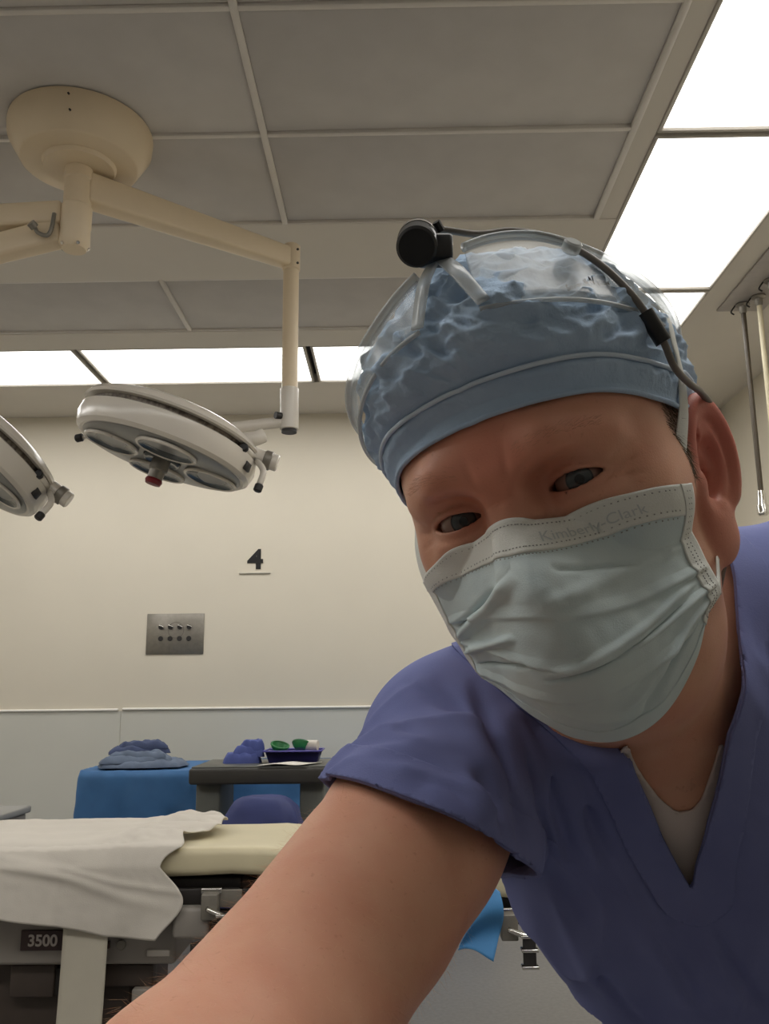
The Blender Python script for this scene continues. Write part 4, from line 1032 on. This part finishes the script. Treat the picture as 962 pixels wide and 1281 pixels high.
# undershirt
m_tee = mat('undershirt', srgb(206, 194, 188), .9, var=.03, bump=.1, bscale=600)
TN = [(-.036, .10), (-.017, .045), (-.0125, .0134), (-.0085, -.0068), (-.0024, -.0213), (.0066, -.0240), (.0141, -.0194), (.045, .018), (.10, .055), (.15, .09), (.30, .40), (-.05, .40)]
uv_, uq = sdf_mesh(lambda W: smin(torso_sdf(W), neck_sdf(W), .025)-.0030, tuple(NK-np.array([.13, .08, .12])), tuple(NK+np.array([.15, .22, .17])), .004)
def tee_clip(W):
    l, u, b = tlub(W); return np.maximum(np.maximum(-poly_sd(l, u, TN), ln(W-NK)-.085), np.maximum(-.0215-l, l-.040))
u2, t2 = clip_mesh(uv_, uq, tee_clip); u2, t2 = biggest(u2, t2)
tee = pyobj('undershirt', u2-PO, t2, m_tee, person, True); tag(tee, 'white undershirt showing in the V-neck')
k = tee.modifiers.new('cloth', 'SOLIDIFY'); k.thickness = .0015
# trousers and shoes (below the picture)
tv, tq = sdf_mesh(lambda W: np.minimum(np.maximum(near(W, (.32, .72, .36), .52, legs_sdf), .10-W[:, 2]), ell(W, PEL, (.150, .13, .115), np.stack([BL, BU, BB])))-.014-.006*vnoise(W*np.array([1, 1, .4]), 22), (-.05, .45, .05), (.72, 1.12, .90), .008)
tr = pyobj('scrub_trousers', tv-PO, tq, m_scrub, person, True); tag(tr, 'blue scrub trousers')
for fx in (.18, .50):
    an = np.array([fx, .86, .09])
    xv, xq = sdf_mesh(lambda W: np.maximum(smin(cone(W, an+np.array([0, .035, -.045]), an+np.array([0, -.155, -.058]), .046, .038), cone(W, an+np.array([0, .02, .01]), an+np.array([0, .02, -.05]), .05, .046), .03), -(W[:, 2]-.004)), an-np.array([.09, .25, .1]), an+np.array([.09, .12, .08]), .006)
    tag(pyobj('shoe', xv-PO, xq, mat('shoe_grey', srgb(90, 92, 98), .6, var=.1), person, True), 'grey shoe')

# ---------------------------------------------------------------- surgical cap (in head space, then to the world)
m_cap = mat('cap_blue', srgb(170, 192, 216), .8, col2=srgb(158, 181, 207), vscale=30, bump=.25, bscale=500, spec=.25)
m_piping = mat('cap_piping', srgb(196, 212, 228), .7, var=.04)
RIM = [(0, -.0125, .0405), (.0093, -.0125, .0407), (.0334, -.0075, .0393), (.0530, .006, .0370), (.0668, .024, .0318), (.0765, .045, .0255), (.0795, .064, .0225), (.0805, .090, .0235), (.0790, .120, .014), (.0660, .155, -.004), (.040, .180, -.016), (0, .189, -.020)]
RIMR = np.array(RIM); RIML = RIMR[::-1][1:-1]*np.array([-1, 1, 1])
RIML[:, 0] *= 1.0
rim_all = np.vstack([RIMR, RIML]); 
def closed_curve(P, n_):
    k = len(P); E_ = np.vstack([P[-3:], P, P[:3]]); t = np.linspace(3, 3+k, n_, endpoint=False); i = t.astype(int); f = (t-i)[:, None]
    p0, p1, p2, p3 = E_[i-1], E_[i], E_[np.minimum(i+1, len(E_)-1)], E_[np.minimum(i+2, len(E_)-1)]
    return .5*((2*p1)+(-p0+p2)*f+(2*p0-5*p1+4*p2-p3)*f*f+(-p0+3*p1-3*p2+p3)*f**3)
CC = np.array([-.0015, .0785, .0452]); CR = np.array([.0850, .1130, .0985])
NA, NV = 420, 190
rim = closed_curve(rim_all, NA)
def cap_point(rimp, v):
    """rimp (n,3), v scalar or (m,1): surface between the rim (v=0) and the crown (v=1)"""
    dd = (rimp-CC)/CR; az = np.arctan2(dd[:, 0], -dd[:, 1]); be0 = np.arctan2(dd[:, 2], np.hypot(dd[:, 0], dd[:, 1]))
    be = be0[None, :]+(PI/2-be0)[None, :]*v
    E_ = CC+CR*np.stack([np.cos(be)*np.sin(az)[None, :], -np.cos(be)*np.cos(az)[None, :], np.sin(be)], -1)
    w_ = np.clip(v/.30, 0, 1); w_ = (w_*w_*(3-2*w_))[..., None]
    E0 = CC+CR*np.stack([np.cos(be0)*np.sin(az), -np.cos(be0)*np.cos(az), np.sin(be0)], -1)
    base = E_+(rimp-E0)[None]*(1-w_)
    # loose puff: forward at the left front, flat on the crown
    pf = -.002*np.exp(-((az+1.0)/.6)**2)[None, :]*np.exp(-((v-.5)/.28)**2)
    out = (base-CC); out /= np.linalg.norm(out, axis=-1)[..., None]
    return base+out*pf[..., None]
vv = (np.linspace(0, 1, NV)**1.0)[:, None]
CP = cap_point(rim, vv)
azs = np.arctan2(rim[:, 0]-CC[0], -(rim[:, 1]-CC[1]))[None, :]
out = CP-CC; out /= np.linalg.norm(out, axis=-1)[..., None]
wob = .05*np.sin(azs*3+1)+.03*np.sin(azs*7)
nlow = vnoise(np.stack([np.cos(azs)*1.3+0*vv, np.sin(azs)*1.3+0*vv, vv*.9+0*azs], -1)+4, 2.6)
ph = vv*(1+.12*np.sin(azs*2+.7))+.10*nlow
sl_ = CP+np.array([0, 0, 1])*(.25*CP[..., :1]*np.sin(6*CP[..., 1:2]+.6)+.02*np.sin(CP[..., :1]*40))
rg_ = lambda S3, off, sc_: 1-3.2*np.abs(vnoise(sl_*np.array(S3)+off, sc_))
fold = (.0034*rg_((.28, .28, 1), 3, 62)+.0026*rg_((.3, .3, 1), 8, 115)+.0014*rg_((.4, .4, 1), 5, 190))*np.exp(-((vv-.30)/.30)**2)+.0026*rg_((.35, .35, 1), 1.5, 200)*np.exp(-((vv-.22)/.13)**2)-.0022*np.clip(vv/.3, 0, 1)
cr1 = (1-3*np.abs(vnoise(CP*np.array([1, 1, 1.6]), 70)))*.0034; cr2 = (1-3*np.abs(vnoise(CP+1, 150)))*.0014
big = vnoise(CP+7, 34)*.006-.003+(1-3*np.abs(vnoise(CP*np.array([1, 1, 2.0])+2, 46)))*.0025
amp = np.clip((vv-.02)/.08, 0, 1)*(1-.9*np.exp(-((vv-.105)/.02)**2))
CP = CP+out*((fold+cr1*np.clip(vv*2.2, .35, 1)+cr2+big*np.clip((vv-.15)/.2, 0, 1))*amp+.0008)[..., None]
for _ in range(3):
    fl_ = CP.reshape(-1, 3); hs_ = np.full(len(fl_), 1.0); kk = fl_[:, 2] < .075; hs_[kk] = head_sdf(fl_[kk], False)
    CP = CP+out*np.clip(.0022-hs_, 0, .01).reshape(NV, NA)[..., None]
capo = np.vstack([CP.reshape(-1, 3), to_head(to_world(CP[-1].mean(0)))[None]])
I = np.arange(NV*NA).reshape(NV, NA); J = np.roll(I, -1, 1)
capq = np.stack([I[:-1], J[:-1], J[1:], I[1:]], -1).reshape(-1, 4)
cap = pyobj('surgical_cap', to_world(capo)-PO, capq, m_cap, person, True); tag(cap, 'crumpled light blue surgical cap')
k = cap.modifiers.new('cloth', 'SOLIDIFY'); k.thickness = .0012; k.offset = -1
row = int(.105*(NV-1)); seam = np.vstack([CP[row]+out[row]*.0016, CP[row][:1]+out[row][:1]*.0016])
sweep('seam', to_world(seam)-PO, m_piping, cap, .0013, seg=8)
seam = np.vstack([CP[0], CP[0][:1]]); sweep('rolled_edge', to_world(seam)-PO, m_cap, cap, .0014, seg=8)
# printed words near the crown on his left side
c_ = bpy.data.curves.new('print', 'FONT'); c_.body = 'Smith & Nephew'; c_.size = 1; c_.offset = .03; c_.align_x = 'CENTER'
o_ = bpy.data.objects.new('print_tmp', c_); COL.objects.link(o_); bpy.context.view_layer.update(); me_ = bpy.data.meshes.new_from_object(o_); bpy.data.objects.remove(o_)
bm = bmesh.new(); bm.from_mesh(me_); bmesh.ops.triangulate(bm, faces=bm.faces[:])
tv_ = np.array([v_.co for v_ in bm.verts]); tf_ = [[x.index for x in f.verts] for f in bm.faces]; bm.free()
azr = np.arctan2((rim[:, 0]-CC[0])/CR[0], -(rim[:, 1]-CC[1])/CR[1]); i_az = int(np.argmin(np.abs(azr-1.0)))
def cap_at(fa, fv):
    ia = np.clip(fa, 0, NA-2).astype(int); iv = np.clip(fv, 0, NV-2).astype(int); a_ = (fa-ia)[:, None]; b_ = (fv-iv)[:, None]
    S_ = lambda A: (A[iv, ia]*(1-a_)+A[iv, ia+1]*a_)*(1-b_)+(A[iv+1, ia]*(1-a_)+A[iv+1, ia+1]*a_)*b_
    return S_(CP), S_(out)
wid = tv_[:, 0].max()-tv_[:, 0].min(); sc = 15.0/wid
pp, oo = cap_at(i_az+tv_[:, 0]*sc*1.4, .335*NV+tv_[:, 1]*sc*2.6)
pyobj('print', to_world(pp+oo*.0020)-PO, tf_, mat('print_ink', srgb(36, 38, 48), .7), cap, False)

# ---------------------------------------------------------------- face mask
NET = [
 [(-.0730,.0300,-.0223),(-.0461,.0120,-.0175),(-.0188,-.0060,-.0128),(-.0021,-.0160,-.0104),(.0111,-.0120,-.0138),(.0278,.0020,-.0168),(.0490,.0210,-.0158),(.0682,.0460,-.0158)],
 [(-.0700,.0300,-.0370),(-.0425,.0050,-.0364),(-.0163,-.0200,-.0370),(.0061,-.0380,-.0397),(.0201,-.0300,-.0418),(.0356,-.0040,-.0426),(.0520,.0220,-.0436),(.0663,.0520,-.0432)],
 [(-.0672,.0300,-.0506),(-.0415,.0020,-.0532),(-.0174,-.0220,-.0580),(.0043,-.0360,-.0616),(.0203,-.0300,-.0651),(.0376,-.0060,-.0660),(.0533,.0220,-.0624),(.0675,.0500,-.0602)],
 [(-.0634,.0300,-.0639),(-.0397,.0000,-.0672),(-.0179,-.0220,-.0734),(.0033,-.0320,-.0805),(.0215,-.0270,-.0841),(.0393,-.0060,-.0826),(.0549,.0220,-.0767),(.0693,.0480,-.0709)],
 [(-.0593,.0300,-.0761),(-.0405,.0040,-.0802),(-.0191,-.0160,-.0883),(-.0004,-.0220,-.0985),(.0185,-.0180,-.1018),(.0362,.0000,-.0988),(.0506,.0220,-.0893),(.0641,.0440,-.0751)],
 [(-.0591,.0350,-.0807),(-.0404,.0120,-.0878),(-.0227,.0000,-.1026),(-.0047,-.0020,-.1162),(.0143,.0020,-.1217),(.0330,.0140,-.1165),(.0514,.0280,-.0985),(.0623,.0460,-.0760)]]
NET = np.array(NET); MU, MV = 200, 160
tmp = np.stack([catmull(NET[r], MU) for r in range(6)]); MP = np.stack([catmull(tmp[:, c], MV) for c in range(MU)], 1)
def gnorm(P):
    n_ = np.cross(np.gradient(P, axis=1), np.gradient(P, axis=0)); n_ /= np.linalg.norm(n_, axis=-1)[..., None]+1e-12
    return n_*np.where(n_[P.shape[0]//2, P.shape[1]//2, 1] > 0, -1, 1)
MN = gnorm(MP); mu = np.linspace(0, 1, MU)[None, :]; mv = np.linspace(0, 1, MV)[:, None]
def ridge(u0, v0, u1, v1, w_, amp, taper=.15):
    dx, dy = u1-u0, v1-v0; L2 = dx*dx+dy*dy; t = ((mu-u0)*dx+(mv-v0)*dy)/L2; d_ = ((mu-u0)*dy-(mv-v0)*dx)/math.sqrt(L2)
    return amp*np.exp(-(d_/w_)**2)*np.clip(t/taper, 0, 1)*np.clip((1-t)/taper, 0, 1)*((t > 0) & (t < 1))
disp = np.zeros((MV, MU))
for pv in (.36, .56, .76): # soft pleats
    s_ = mv-pv-.03*np.sin(mu*5+pv*9); disp += .0022*np.clip(1-np.abs(s_)/.05, 0, 1)*np.where(s_ < 0, 1, np.exp(-(s_/.010)**2))*np.clip(mu/.08, 0, 1)*np.clip((1-mu)/.05, 0, 1)*(.25+.75*np.clip(np.abs(mu-.55)/.35, 0, 1))
disp += ridge(.02, .50, .40, .16, .022, .0045)+ridge(.02, .62, .34, .42, .020, .0040)+ridge(.05, .72, .36, .58, .016, -.0030)+ridge(.04, .40, .30, .20, .014, -.0030)
disp += ridge(.55, .16, .80, .24, .012, -.0022)+ridge(.45, .30, .98, .20, .030, .0020)+ridge(.40, .62, .95, .44, .020, .0026)+ridge(.38, .66, .90, .52, .012, -.0020)
disp += ridge(.30, .80, .70, .92, .02, .002)+ridge(.62, .94, .98, .70, .022, -.0030)+ridge(.60, .86, .98, .60, .016, .0022)
disp += .0016*vnoise(MP, 60)+.0010*vnoise(MP+3, 130)+.0035*vnoise(MP+5, 28)
disp *= np.clip(mv/.12, 0, 1)*np.clip((1-mv)/.03, 0, 1)
MP2 = MP+MN*(disp+.0004)[..., None]
for _ in range(3):
    hs_ = head_sdf(MP2.reshape(-1, 3)).reshape(MV, MU); MP2 = MP2+MN*np.clip(.0016-hs_, 0, .012)[..., None]
m_mask = mat('mask_blue', srgb(198, 211, 213), .85, col2=srgb(191, 206, 210), vscale=40, bump=.12, bscale=1200, spec=.2)
m_maskw = mat('mask_white', srgb(222, 224, 219), .85, var=.03, vscale=40, bump=.15, bscale=1200, spec=.2)
V_, Q_ = thick_grid(MP2, .0012); mask = pyobj('face_mask', to_world(V_)-PO, Q_, m_mask, person, True); tag(mask, 'pale blue pleated surgical mask with white edging')
def mask_patch(name, v0, v1, u0, u1, off, th, m, n1=12, n2=200):
    fu = np.linspace(u0, u1, n2)*(MU-1); fv = np.linspace(v0, v1, n1)*(MV-1)
    iu = np.clip(fu.astype(int), 0, MU-2); iv = np.clip(fv.astype(int), 0, MV-2); a_ = (fu-iu)[None, :, None]; b_ = (fv-iv)[:, None, None]
    S_ = lambda A: (A[np.ix_(iv, iu)]*(1-a_)+A[np.ix_(iv, iu+1)]*a_)*(1-b_)+(A[np.ix_(iv+1, iu)]*(1-a_)+A[np.ix_(iv+1, iu+1)]*a_)*b_
    G_ = S_(MP2)+S_(MN)*off
    v2, q2 = thick_grid(G_, th); return pyobj(name, to_world(v2)-PO, q2, m, mask, True)
mask_patch('top_binding', 0, .105, 0, 1, .0008, .0010, m_maskw); mask_patch('side_binding', 0, 1, .945, 1.0, .0010, .0012, m_maskw, 120, 14); mask_patch('side_binding', 0, 1, 0, .03, .0008, .0012, m_maskw, 120, 8)
mask_patch('bottom_fold', .93, 1.0, .03, .95, .0006, .0010, m_mask, 10, 160)
# stitched dots on the binding
def mask_pos(u_, v_):
    iu, iv = min(int(u_*(MU-1)), MU-2), min(int(v_*(MV-1)), MV-2); return MP2[iv, iu], MN[iv, iu], MP2[iv, iu+1]-MP2[iv, iu]
V_ = []; F_ = []
for (vr, n_, u0, u1) in ((.022, 62, .05, .93), (.090, 62, .05, .93), (.118, 58, .06, .92)):
    for k in range(n_):
        p_, nn_, du_ = mask_pos(u0+(u1-u0)*(k+.5)/n_, vr); du_ = du_/np.linalg.norm(du_); dv_ = np.cross(nn_, du_); b0 = len(V_); c = p_+nn_*.00155
        for i, j, w_ in ((-1, -1, 0), (1, -1, 0), (1, 1, 0), (-1, 1, 0), (0, 0, .00025)): V_.append(c+du_*i*.00045+dv_*j*.00035+nn_*w_)
        F_ += [(b0, b0+1, b0+4), (b0+1, b0+2, b0+4), (b0+2, b0+3, b0+4), (b0+3, b0, b0+4)]
for k in range(44):
    p_, nn_, du_ = mask_pos(.972, .03+.94*k/44); du_ = du_/np.linalg.norm(du_); dv_ = np.cross(nn_, du_)
    for e_ in (-.0016, .0016):
        b0 = len(V_); c = p_+nn_*.0018+du_*e_
        for i, j, w_ in ((-1, -1, 0), (1, -1, 0), (1, 1, 0), (-1, 1, 0), (0, 0, .00025)): V_.append(c+du_*i*.0004+dv_*j*.0004+nn_*w_)
        F_ += [(b0, b0+1, b0+4), (b0+1, b0+2, b0+4), (b0+2, b0+3, b0+4), (b0+3, b0, b0+4)]
o = pyobj('stitching', to_world(np.array(V_))-PO, F_, mat('stitch_grey', srgb(150, 152, 150), .8), mask, False); o['kind'] = 'stuff'
# faint maker's print on the top binding
c_ = bpy.data.curves.new('print', 'FONT'); c_.body = 'Kimberly-Clark'; c_.size = 1
o_ = bpy.data.objects.new('print_tmp', c_); COL.objects.link(o_); bpy.context.view_layer.update(); me_ = bpy.data.meshes.new_from_object(o_); bpy.data.objects.remove(o_)
bm = bmesh.new(); bm.from_mesh(me_); bmesh.ops.triangulate(bm, faces=bm.faces[:]); tv_ = np.array([v_.co for v_ in bm.verts]); tf_ = [[x.index for x in f.verts] for f in bm.faces]; bm.free()
L_ = tv_[:, 0].max(); al_ = np.concatenate([[0], np.cumsum(np.linalg.norm(np.diff(MP2[8], axis=0), axis=1))]); s0_, s1_ = np.interp([.56, .84], np.linspace(0, 1, MU), al_)
fu = np.interp(s0_+(s1_-s0_)*tv_[:, 0]/L_, al_, np.arange(MU)); fv = (.078-tv_[:, 1]*.048)*(MV-1)
iu = np.clip(fu.astype(int), 0, MU-2); iv = np.clip(fv.astype(int), 0, MV-2); a_ = (fu-iu)[:, None]; b_ = (fv-iv)[:, None]
S_ = lambda A: (A[iv, iu]*(1-a_)+A[iv, iu+1]*a_)*(1-b_)+(A[iv+1, iu]*(1-a_)+A[iv+1, iu+1]*a_)*b_
pyobj('print', to_world(S_(MP2)+S_(MN)*.00165)-PO, tf_, mat('mask_print', srgb(190, 196, 196), .8), mask, False)
# ties
def tie(pts, nr, wd, nm='tie'):
    P_ = to_world(np.array(pts))-PO; Nn = np.array(nr)@HR.T; return ribbon(nm, P_, Nn, wd, .0010, m_maskw, mask, 40)
tie([(.0665, .046, -.020), (.0690, .049, -.012), (.0750, .055, .002), (.0820, .062, .021), (.0860, .064, .038), (.0880, .064, .053), (.0870, .075, .075), (.070, .11, .108)], [(.8, -.6, 0), (.85, -.5, 0), (.9, -.4, 0), (.93, -.3, .1), (.93, -.2, .3), (.9, 0, .4), (.8, .2, .6), (.6, .4, .7)], [.011, .0105, .0095, .0082, .0080, .0080, .0080, .0080])
tie([(-.0700, .031, -.026), (-.0740, .039, -.011), (-.0770, .048, .002), (-.0795, .060, .016), (-.084, .08, .040)], [(-.35, -.93, 0), (-.35, -.93, 0), (-.4, -.9, 0), (-.6, -.8, .1), (-.9, -.3, .3)], [.012, .014, .014, .013, .010])
tie([(.0695, .048, -.0715), (.0700, .060, -.066), (.0705, .074, -.058), (.068, .095, -.058), (.05, .14, -.06)], [(.9, -.4, 0), (.95, -.2, 0), (1, 0, 0), (1, .2, 0), (.8, .5, 0)], [.006, .003, .003, .003, .003])

# ---------------------------------------------------------------- hair: short strands under the cap, eyebrows, lashes, arm hair
def strands(name, roots, dirs, length, width, m, parent, bend=None, kind=True):
    n_ = len(roots); up = np.cross(dirs, RNG.normal(size=(n_, 3))); up /= np.linalg.norm(up, axis=1)[:, None]
    L_ = np.asarray(length).reshape(-1, 1); b_ = 0 if bend is None else bend
    p0 = roots; p1 = roots+dirs*L_*.5+b_*L_*.12; p2 = roots+dirs*L_+b_*L_*.45
    V_ = np.stack([p0-up*width, p0+up*width, p1-up*width*.8, p1+up*width*.8, p2], 1).reshape(-1, 3); b0 = np.arange(n_)[:, None]*5
    T_ = np.vstack([b0+np.array([[0, 1, 3]]), b0+np.array([[0, 3, 2]]), b0+np.array([[2, 3, 4]])])
    o = pyobj(name, V_-PO, T_, m, parent, False)
    if kind: o['kind'] = 'stuff'
    return o
hn = vnormals(hv, np.vstack([hq[:, [0, 1, 2]], hq[:, [0, 2, 3]]])); hq_ = to_head(hv); hx = hn@HR
m_hair = mat('hair_brown', srgb(104, 88, 70), .55, var=.3, vscale=300)
ax_ = np.abs(hq_[:, 0]); noear = ax_ < .0775
sel = (ear_sdf(hq_, 1) > .002) & (ear_sdf(hq_, -1) > .002) & (hq_[:, 1] > .046+.6*np.clip(.012-hq_[:, 2], 0, 1)) & (hq_[:, 2] > -.014) & (hq_[:, 2] < .045) & (hq_[:, 1] < .10)
sel |= (hq_[:, 1] > .10) & (hq_[:, 2] > -.045) & (hq_[:, 2] < .03) & noear & (ear_sdf(hq_, 1) > .003) & (ear_sdf(hq_, -1) > .003)
ix = np.flatnonzero(sel); ix = RNG.choice(ix, min(16000, len(ix)), replace=False)
dh = (np.array([0, .55, -.75])+.25*RNG.normal(size=(len(ix), 3))+hx[ix]*.12)@HR.T; dh /= np.linalg.norm(dh, axis=1)[:, None]
tag(strands('hair', hv[ix], dh, RNG.uniform(.004, .009, len(ix)), .00013, m_hair, person), 'short brown hair at the temples and nape')
m_brow = mat('brow_hair', srgb(160, 112, 88), .6, var=.2, vscale=300)
for s_ in (-1, 1):
    x_ = hq_[:, 0]*s_; zc = .0195+.0035*np.sin((x_-.012)/.038*2.2)
    c = np.flatnonzero((x_ > .013) & (x_ < .052) & (np.abs(hq_[:, 2]-zc) < .0036*(1-.4*(x_-.013)/.04)) & (hq_[:, 1] < .03))
    c = RNG.choice(c, min(260, len(c)), replace=False) if len(c) else c
    d_ = np.stack([s_*np.full(len(c), .9), np.full(len(c), .1), .25-8*(x_[c]-.02)], -1)+.2*RNG.normal(size=(len(c), 3))+hx[c]*.25; d_ = d_@HR.T; d_ /= np.linalg.norm(d_, axis=1)[:, None]
    strands('eyebrow', hv[c], d_, RNG.uniform(.0025, .0045, len(c)), .00006, m_brow, person)
# fine fair hair on the forearm
m_fuzz = mat('arm_hair', srgb(222, 180, 140), .5, var=.2, vscale=300)
ax = R_EL-R_SH; tpos = (bv-R_SH)@ax/(ax@ax); fore = (rarm_sdf(bv) < .004) & (tpos > .55) & (bv[:, 1] > .20)
ix = np.flatnonzero(fore); ix = RNG.choice(ix, min(3800, len(ix)), replace=False) if len(ix) else ix
bn = vnormals(bv, np.vstack([bq[:, [0, 1, 2]], bq[:, [0, 2, 3]]]))
fd = bn[ix]*.75+RF*.6+np.array([0, 0, -.25])+.35*RNG.normal(size=(len(ix), 3)); fd /= np.linalg.norm(fd, axis=1)[:, None]
strands('arm_hair', bv[ix]+RNG.normal(size=(len(ix), 3))*.001, fd, RNG.uniform(.004, .010, len(ix)), .000035, m_fuzz, person)

# ================================================================ HEADLIGHT worn over the cap
m_clear = None
def clear_mat(name, tint, gloss, alpha):
    m = bpy.data.materials.new(name); m.use_nodes = True; nt = m.node_tree; nd = nt.nodes; lk = nt.links; nd.remove(nd['Principled BSDF'])
    t_ = nd.new('ShaderNodeBsdfTransparent'); t_.inputs[0].default_value = tint
    g_ = nd.new('ShaderNodeBsdfPrincipled'); g_.inputs['Base Color'].default_value = srgb(200, 204, 204); g_.inputs['Roughness'].default_value = .16
    mx = nd.new('ShaderNodeMixShader'); lw = nd.new('ShaderNodeLayerWeight'); lw.inputs[0].default_value = .35
    mr = nd.new('ShaderNodeMapRange'); mr.inputs[3].default_value = alpha; mr.inputs[4].default_value = gloss
    lk.new(lw.outputs['Facing'], mr.inputs[0]); lk.new(mr.outputs[0], mx.inputs[0]); lk.new(t_.outputs[0], mx.inputs[1]); lk.new(g_.outputs[0], mx.inputs[2])
    lk.new(mx.outputs[0], nd['Material Output'].inputs[0]); return m
m_clear = clear_mat('clear_plastic', (.97, .98, .98, 1), .50, .07); m_bead = clear_mat('clear_bead', (.96, .97, .97, 1), .8, .38)
HO = to_world((0, .06, .11)); hlt = empty('surgical_headlight', tuple(HO), 'black surgical headlight on a clear plastic headband worn over the blue cap', 'headlight')
hw = lambda q_: to_world(np.asarray(q_))-HO
# headband loop: high at the forehead, low at the back, standing clear of the cap
HI_E = ([-2.7, -1.8, -1.2, -.8, -.43, -.21, .1, .5, .95, 1.15, 1.5, 2.0, 2.7], [.02, .14, .28, .42, .56, .70, .84, .92, .84, .62, .42, .22, .05])
LO_E = ([-2.7, -1.8, -1.2, -.8, -.41, -.06, .33, .8, 1.15, 1.5, 2.0, 2.7], [-.12, -.02, .10, .24, .37, .43, .41, .34, .26, .16, .06, -.08])
def loop_be(az, be, off):
    e_ = CC+CR*np.array([math.cos(be)*math.sin(az), -math.cos(be)*math.cos(az), math.sin(be)]); n_ = (e_-CC)/CR**2; n_ /= np.linalg.norm(n_); return e_+n_*off, n_
def loop_pt(az, t_, off):
    """point outside the cap at azimuth az (0 front, + his left); t_ 0 lower edge, 1 upper edge"""
    h_ = np.interp(az, *HI_E); l_ = np.interp(az, *LO_E); return loop_be(az, l_+(h_-l_)*t_, off)
AZ = np.linspace(-2.6, 2.6, 200)
sm_ = lambda A: np.stack([np.convolve(np.pad(A[:, k], 6, mode='edge'), np.ones(13)/13, mode='valid') for k in range(3)], 1)
lo_ = sm_(np.array([loop_pt(a, 0, .0062)[0] for a in AZ])); hi_ = sm_(np.array([loop_pt(a, 1, .0105)[0] for a in AZ]))
G_ = np.stack([lo_*(1-t)+hi_*t for t in np.linspace(0, 1, 8)], 0)
def part_band(msk):
    g_ = G_[:, msk]; v2, q2 = thick_grid(g_, .0014); o = pyobj('headband', hw(v2), q2, m_clear, hlt, True); return o
for msk in (AZ > .30, AZ < -.06):
    hb = part_band(msk); sweep('band_edge', hw(hi_[msk]), m_bead, hb, .0036, .0024, 10); sweep('band_edge', hw(lo_[msk]), m_bead, hb, .0013, .0013, 8)
nF = loop_be(.1, .83, 0)[1]
# inverted V bracket at the front
apex = loop_be(.10, .83, .012)[0]
for a_, nm in ((-.06, -1), (.33, 1)):
    foot, nn = loop_be(a_, .43, .008)
    P_ = [apex+np.array([0.001*nm, 0, 0]), apex*.55+foot*.45+nn*.004, foot]; ribbon('bracket_leg', hw(P_), np.array([nn, nn, nn])@HR.T, [.007, .008, .007], .0018, m_bead, hlt, 24)
# swivel and lamp
m_hlblack = mat('headlight_black', srgb(22, 22, 24), .35, var=.1); m_hlglass = mat('headlight_glass', srgb(34, 36, 38), .08, var=.2)
sw = apex+nF*.003
sb = box('swivel', (-.009, -.007, -.006), (.009, .007, .008), m_hlblack, hlt, .002, 2, M=Matrix.Translation(Vector(hw(sw))))
for k in range(4):
    cyl('swivel_tooth', tuple(hw(sw+np.array([-.008+.0055*k, -.006, .006]))), tuple(hw(sw+np.array([-.008+.0055*k, -.009, .010]))), .0022, m_hlblack, sb, 8)
lc = np.array([.0005, -.012, .1365]); ld = to_head(campos)-lc; ld = ld/np.linalg.norm(ld)+np.array([-.10, 0, -.15]); ld /= np.linalg.norm(ld)
a_, b_ = hw(lc-ld*.012), hw(lc+ld*.014)
lm = cyl('lamp', tuple(a_), tuple(b_), .0100*HS, m_hlblack, hlt, 40, bev=.0012)
cyl('lamp_glass', tuple(hw(lc+ld*.0135)), tuple(hw(lc+ld*.0146)), .0086*HS, m_hlglass, lm, 40)
cyl('lamp_ring', tuple(hw(lc-ld*.006)), tuple(hw(lc-ld*.002)), .0104*HS, m_steel, lm, 40)
cyl('swivel_arm', tuple(hw(lc)), tuple(hw(sw)), .005, m_hlblack, hlt, 14)
# cable from the lamp over the band to behind the left ear
m_cable = mat('headlight_cable', srgb(112, 106, 98), .45, var=.08)
cp_ = [lc-ld*.012, lc-ld*.018+np.array([.008, .005, .001])]+[loop_be(a, e_, o_)[0] for a, e_, o_ in ((.45, .98, .012), (.75, .95, .011), (1.0, .80, .010), (1.12, .56, .009), (1.17, .34, .009), (1.19, .20, .009), (1.22, .07, .009), (1.26, -.06, .008))]+[np.array([.0885, .062, .032]), np.array([.0900, .085, .028]), np.array([.0900, .108, .018]), np.array([.082, .128, -.01]), np.array([.070, .140, -.05]), np.array([.05, .155, -.085])]
cable = sweep('cable', hw(np.array(cp_)), m_cable, hlt, .0019, seg=10, n=120)
c1, c2 = loop_be(1.185, .22, .009)[0], loop_be(1.22, .06, .009)[0]
cyl('cable_sleeve', tuple(hw(c1)), tuple(hw(c2)), .0042, m_hlblack, hlt, 16)
for a in (.95,):
    p_, n_ = loop_pt(a, .6, .010); cyl('rivet', tuple(hw(p_)), tuple(hw(p_+n_*.006)), .005, m_bead, hlt, 16, bev=.001)
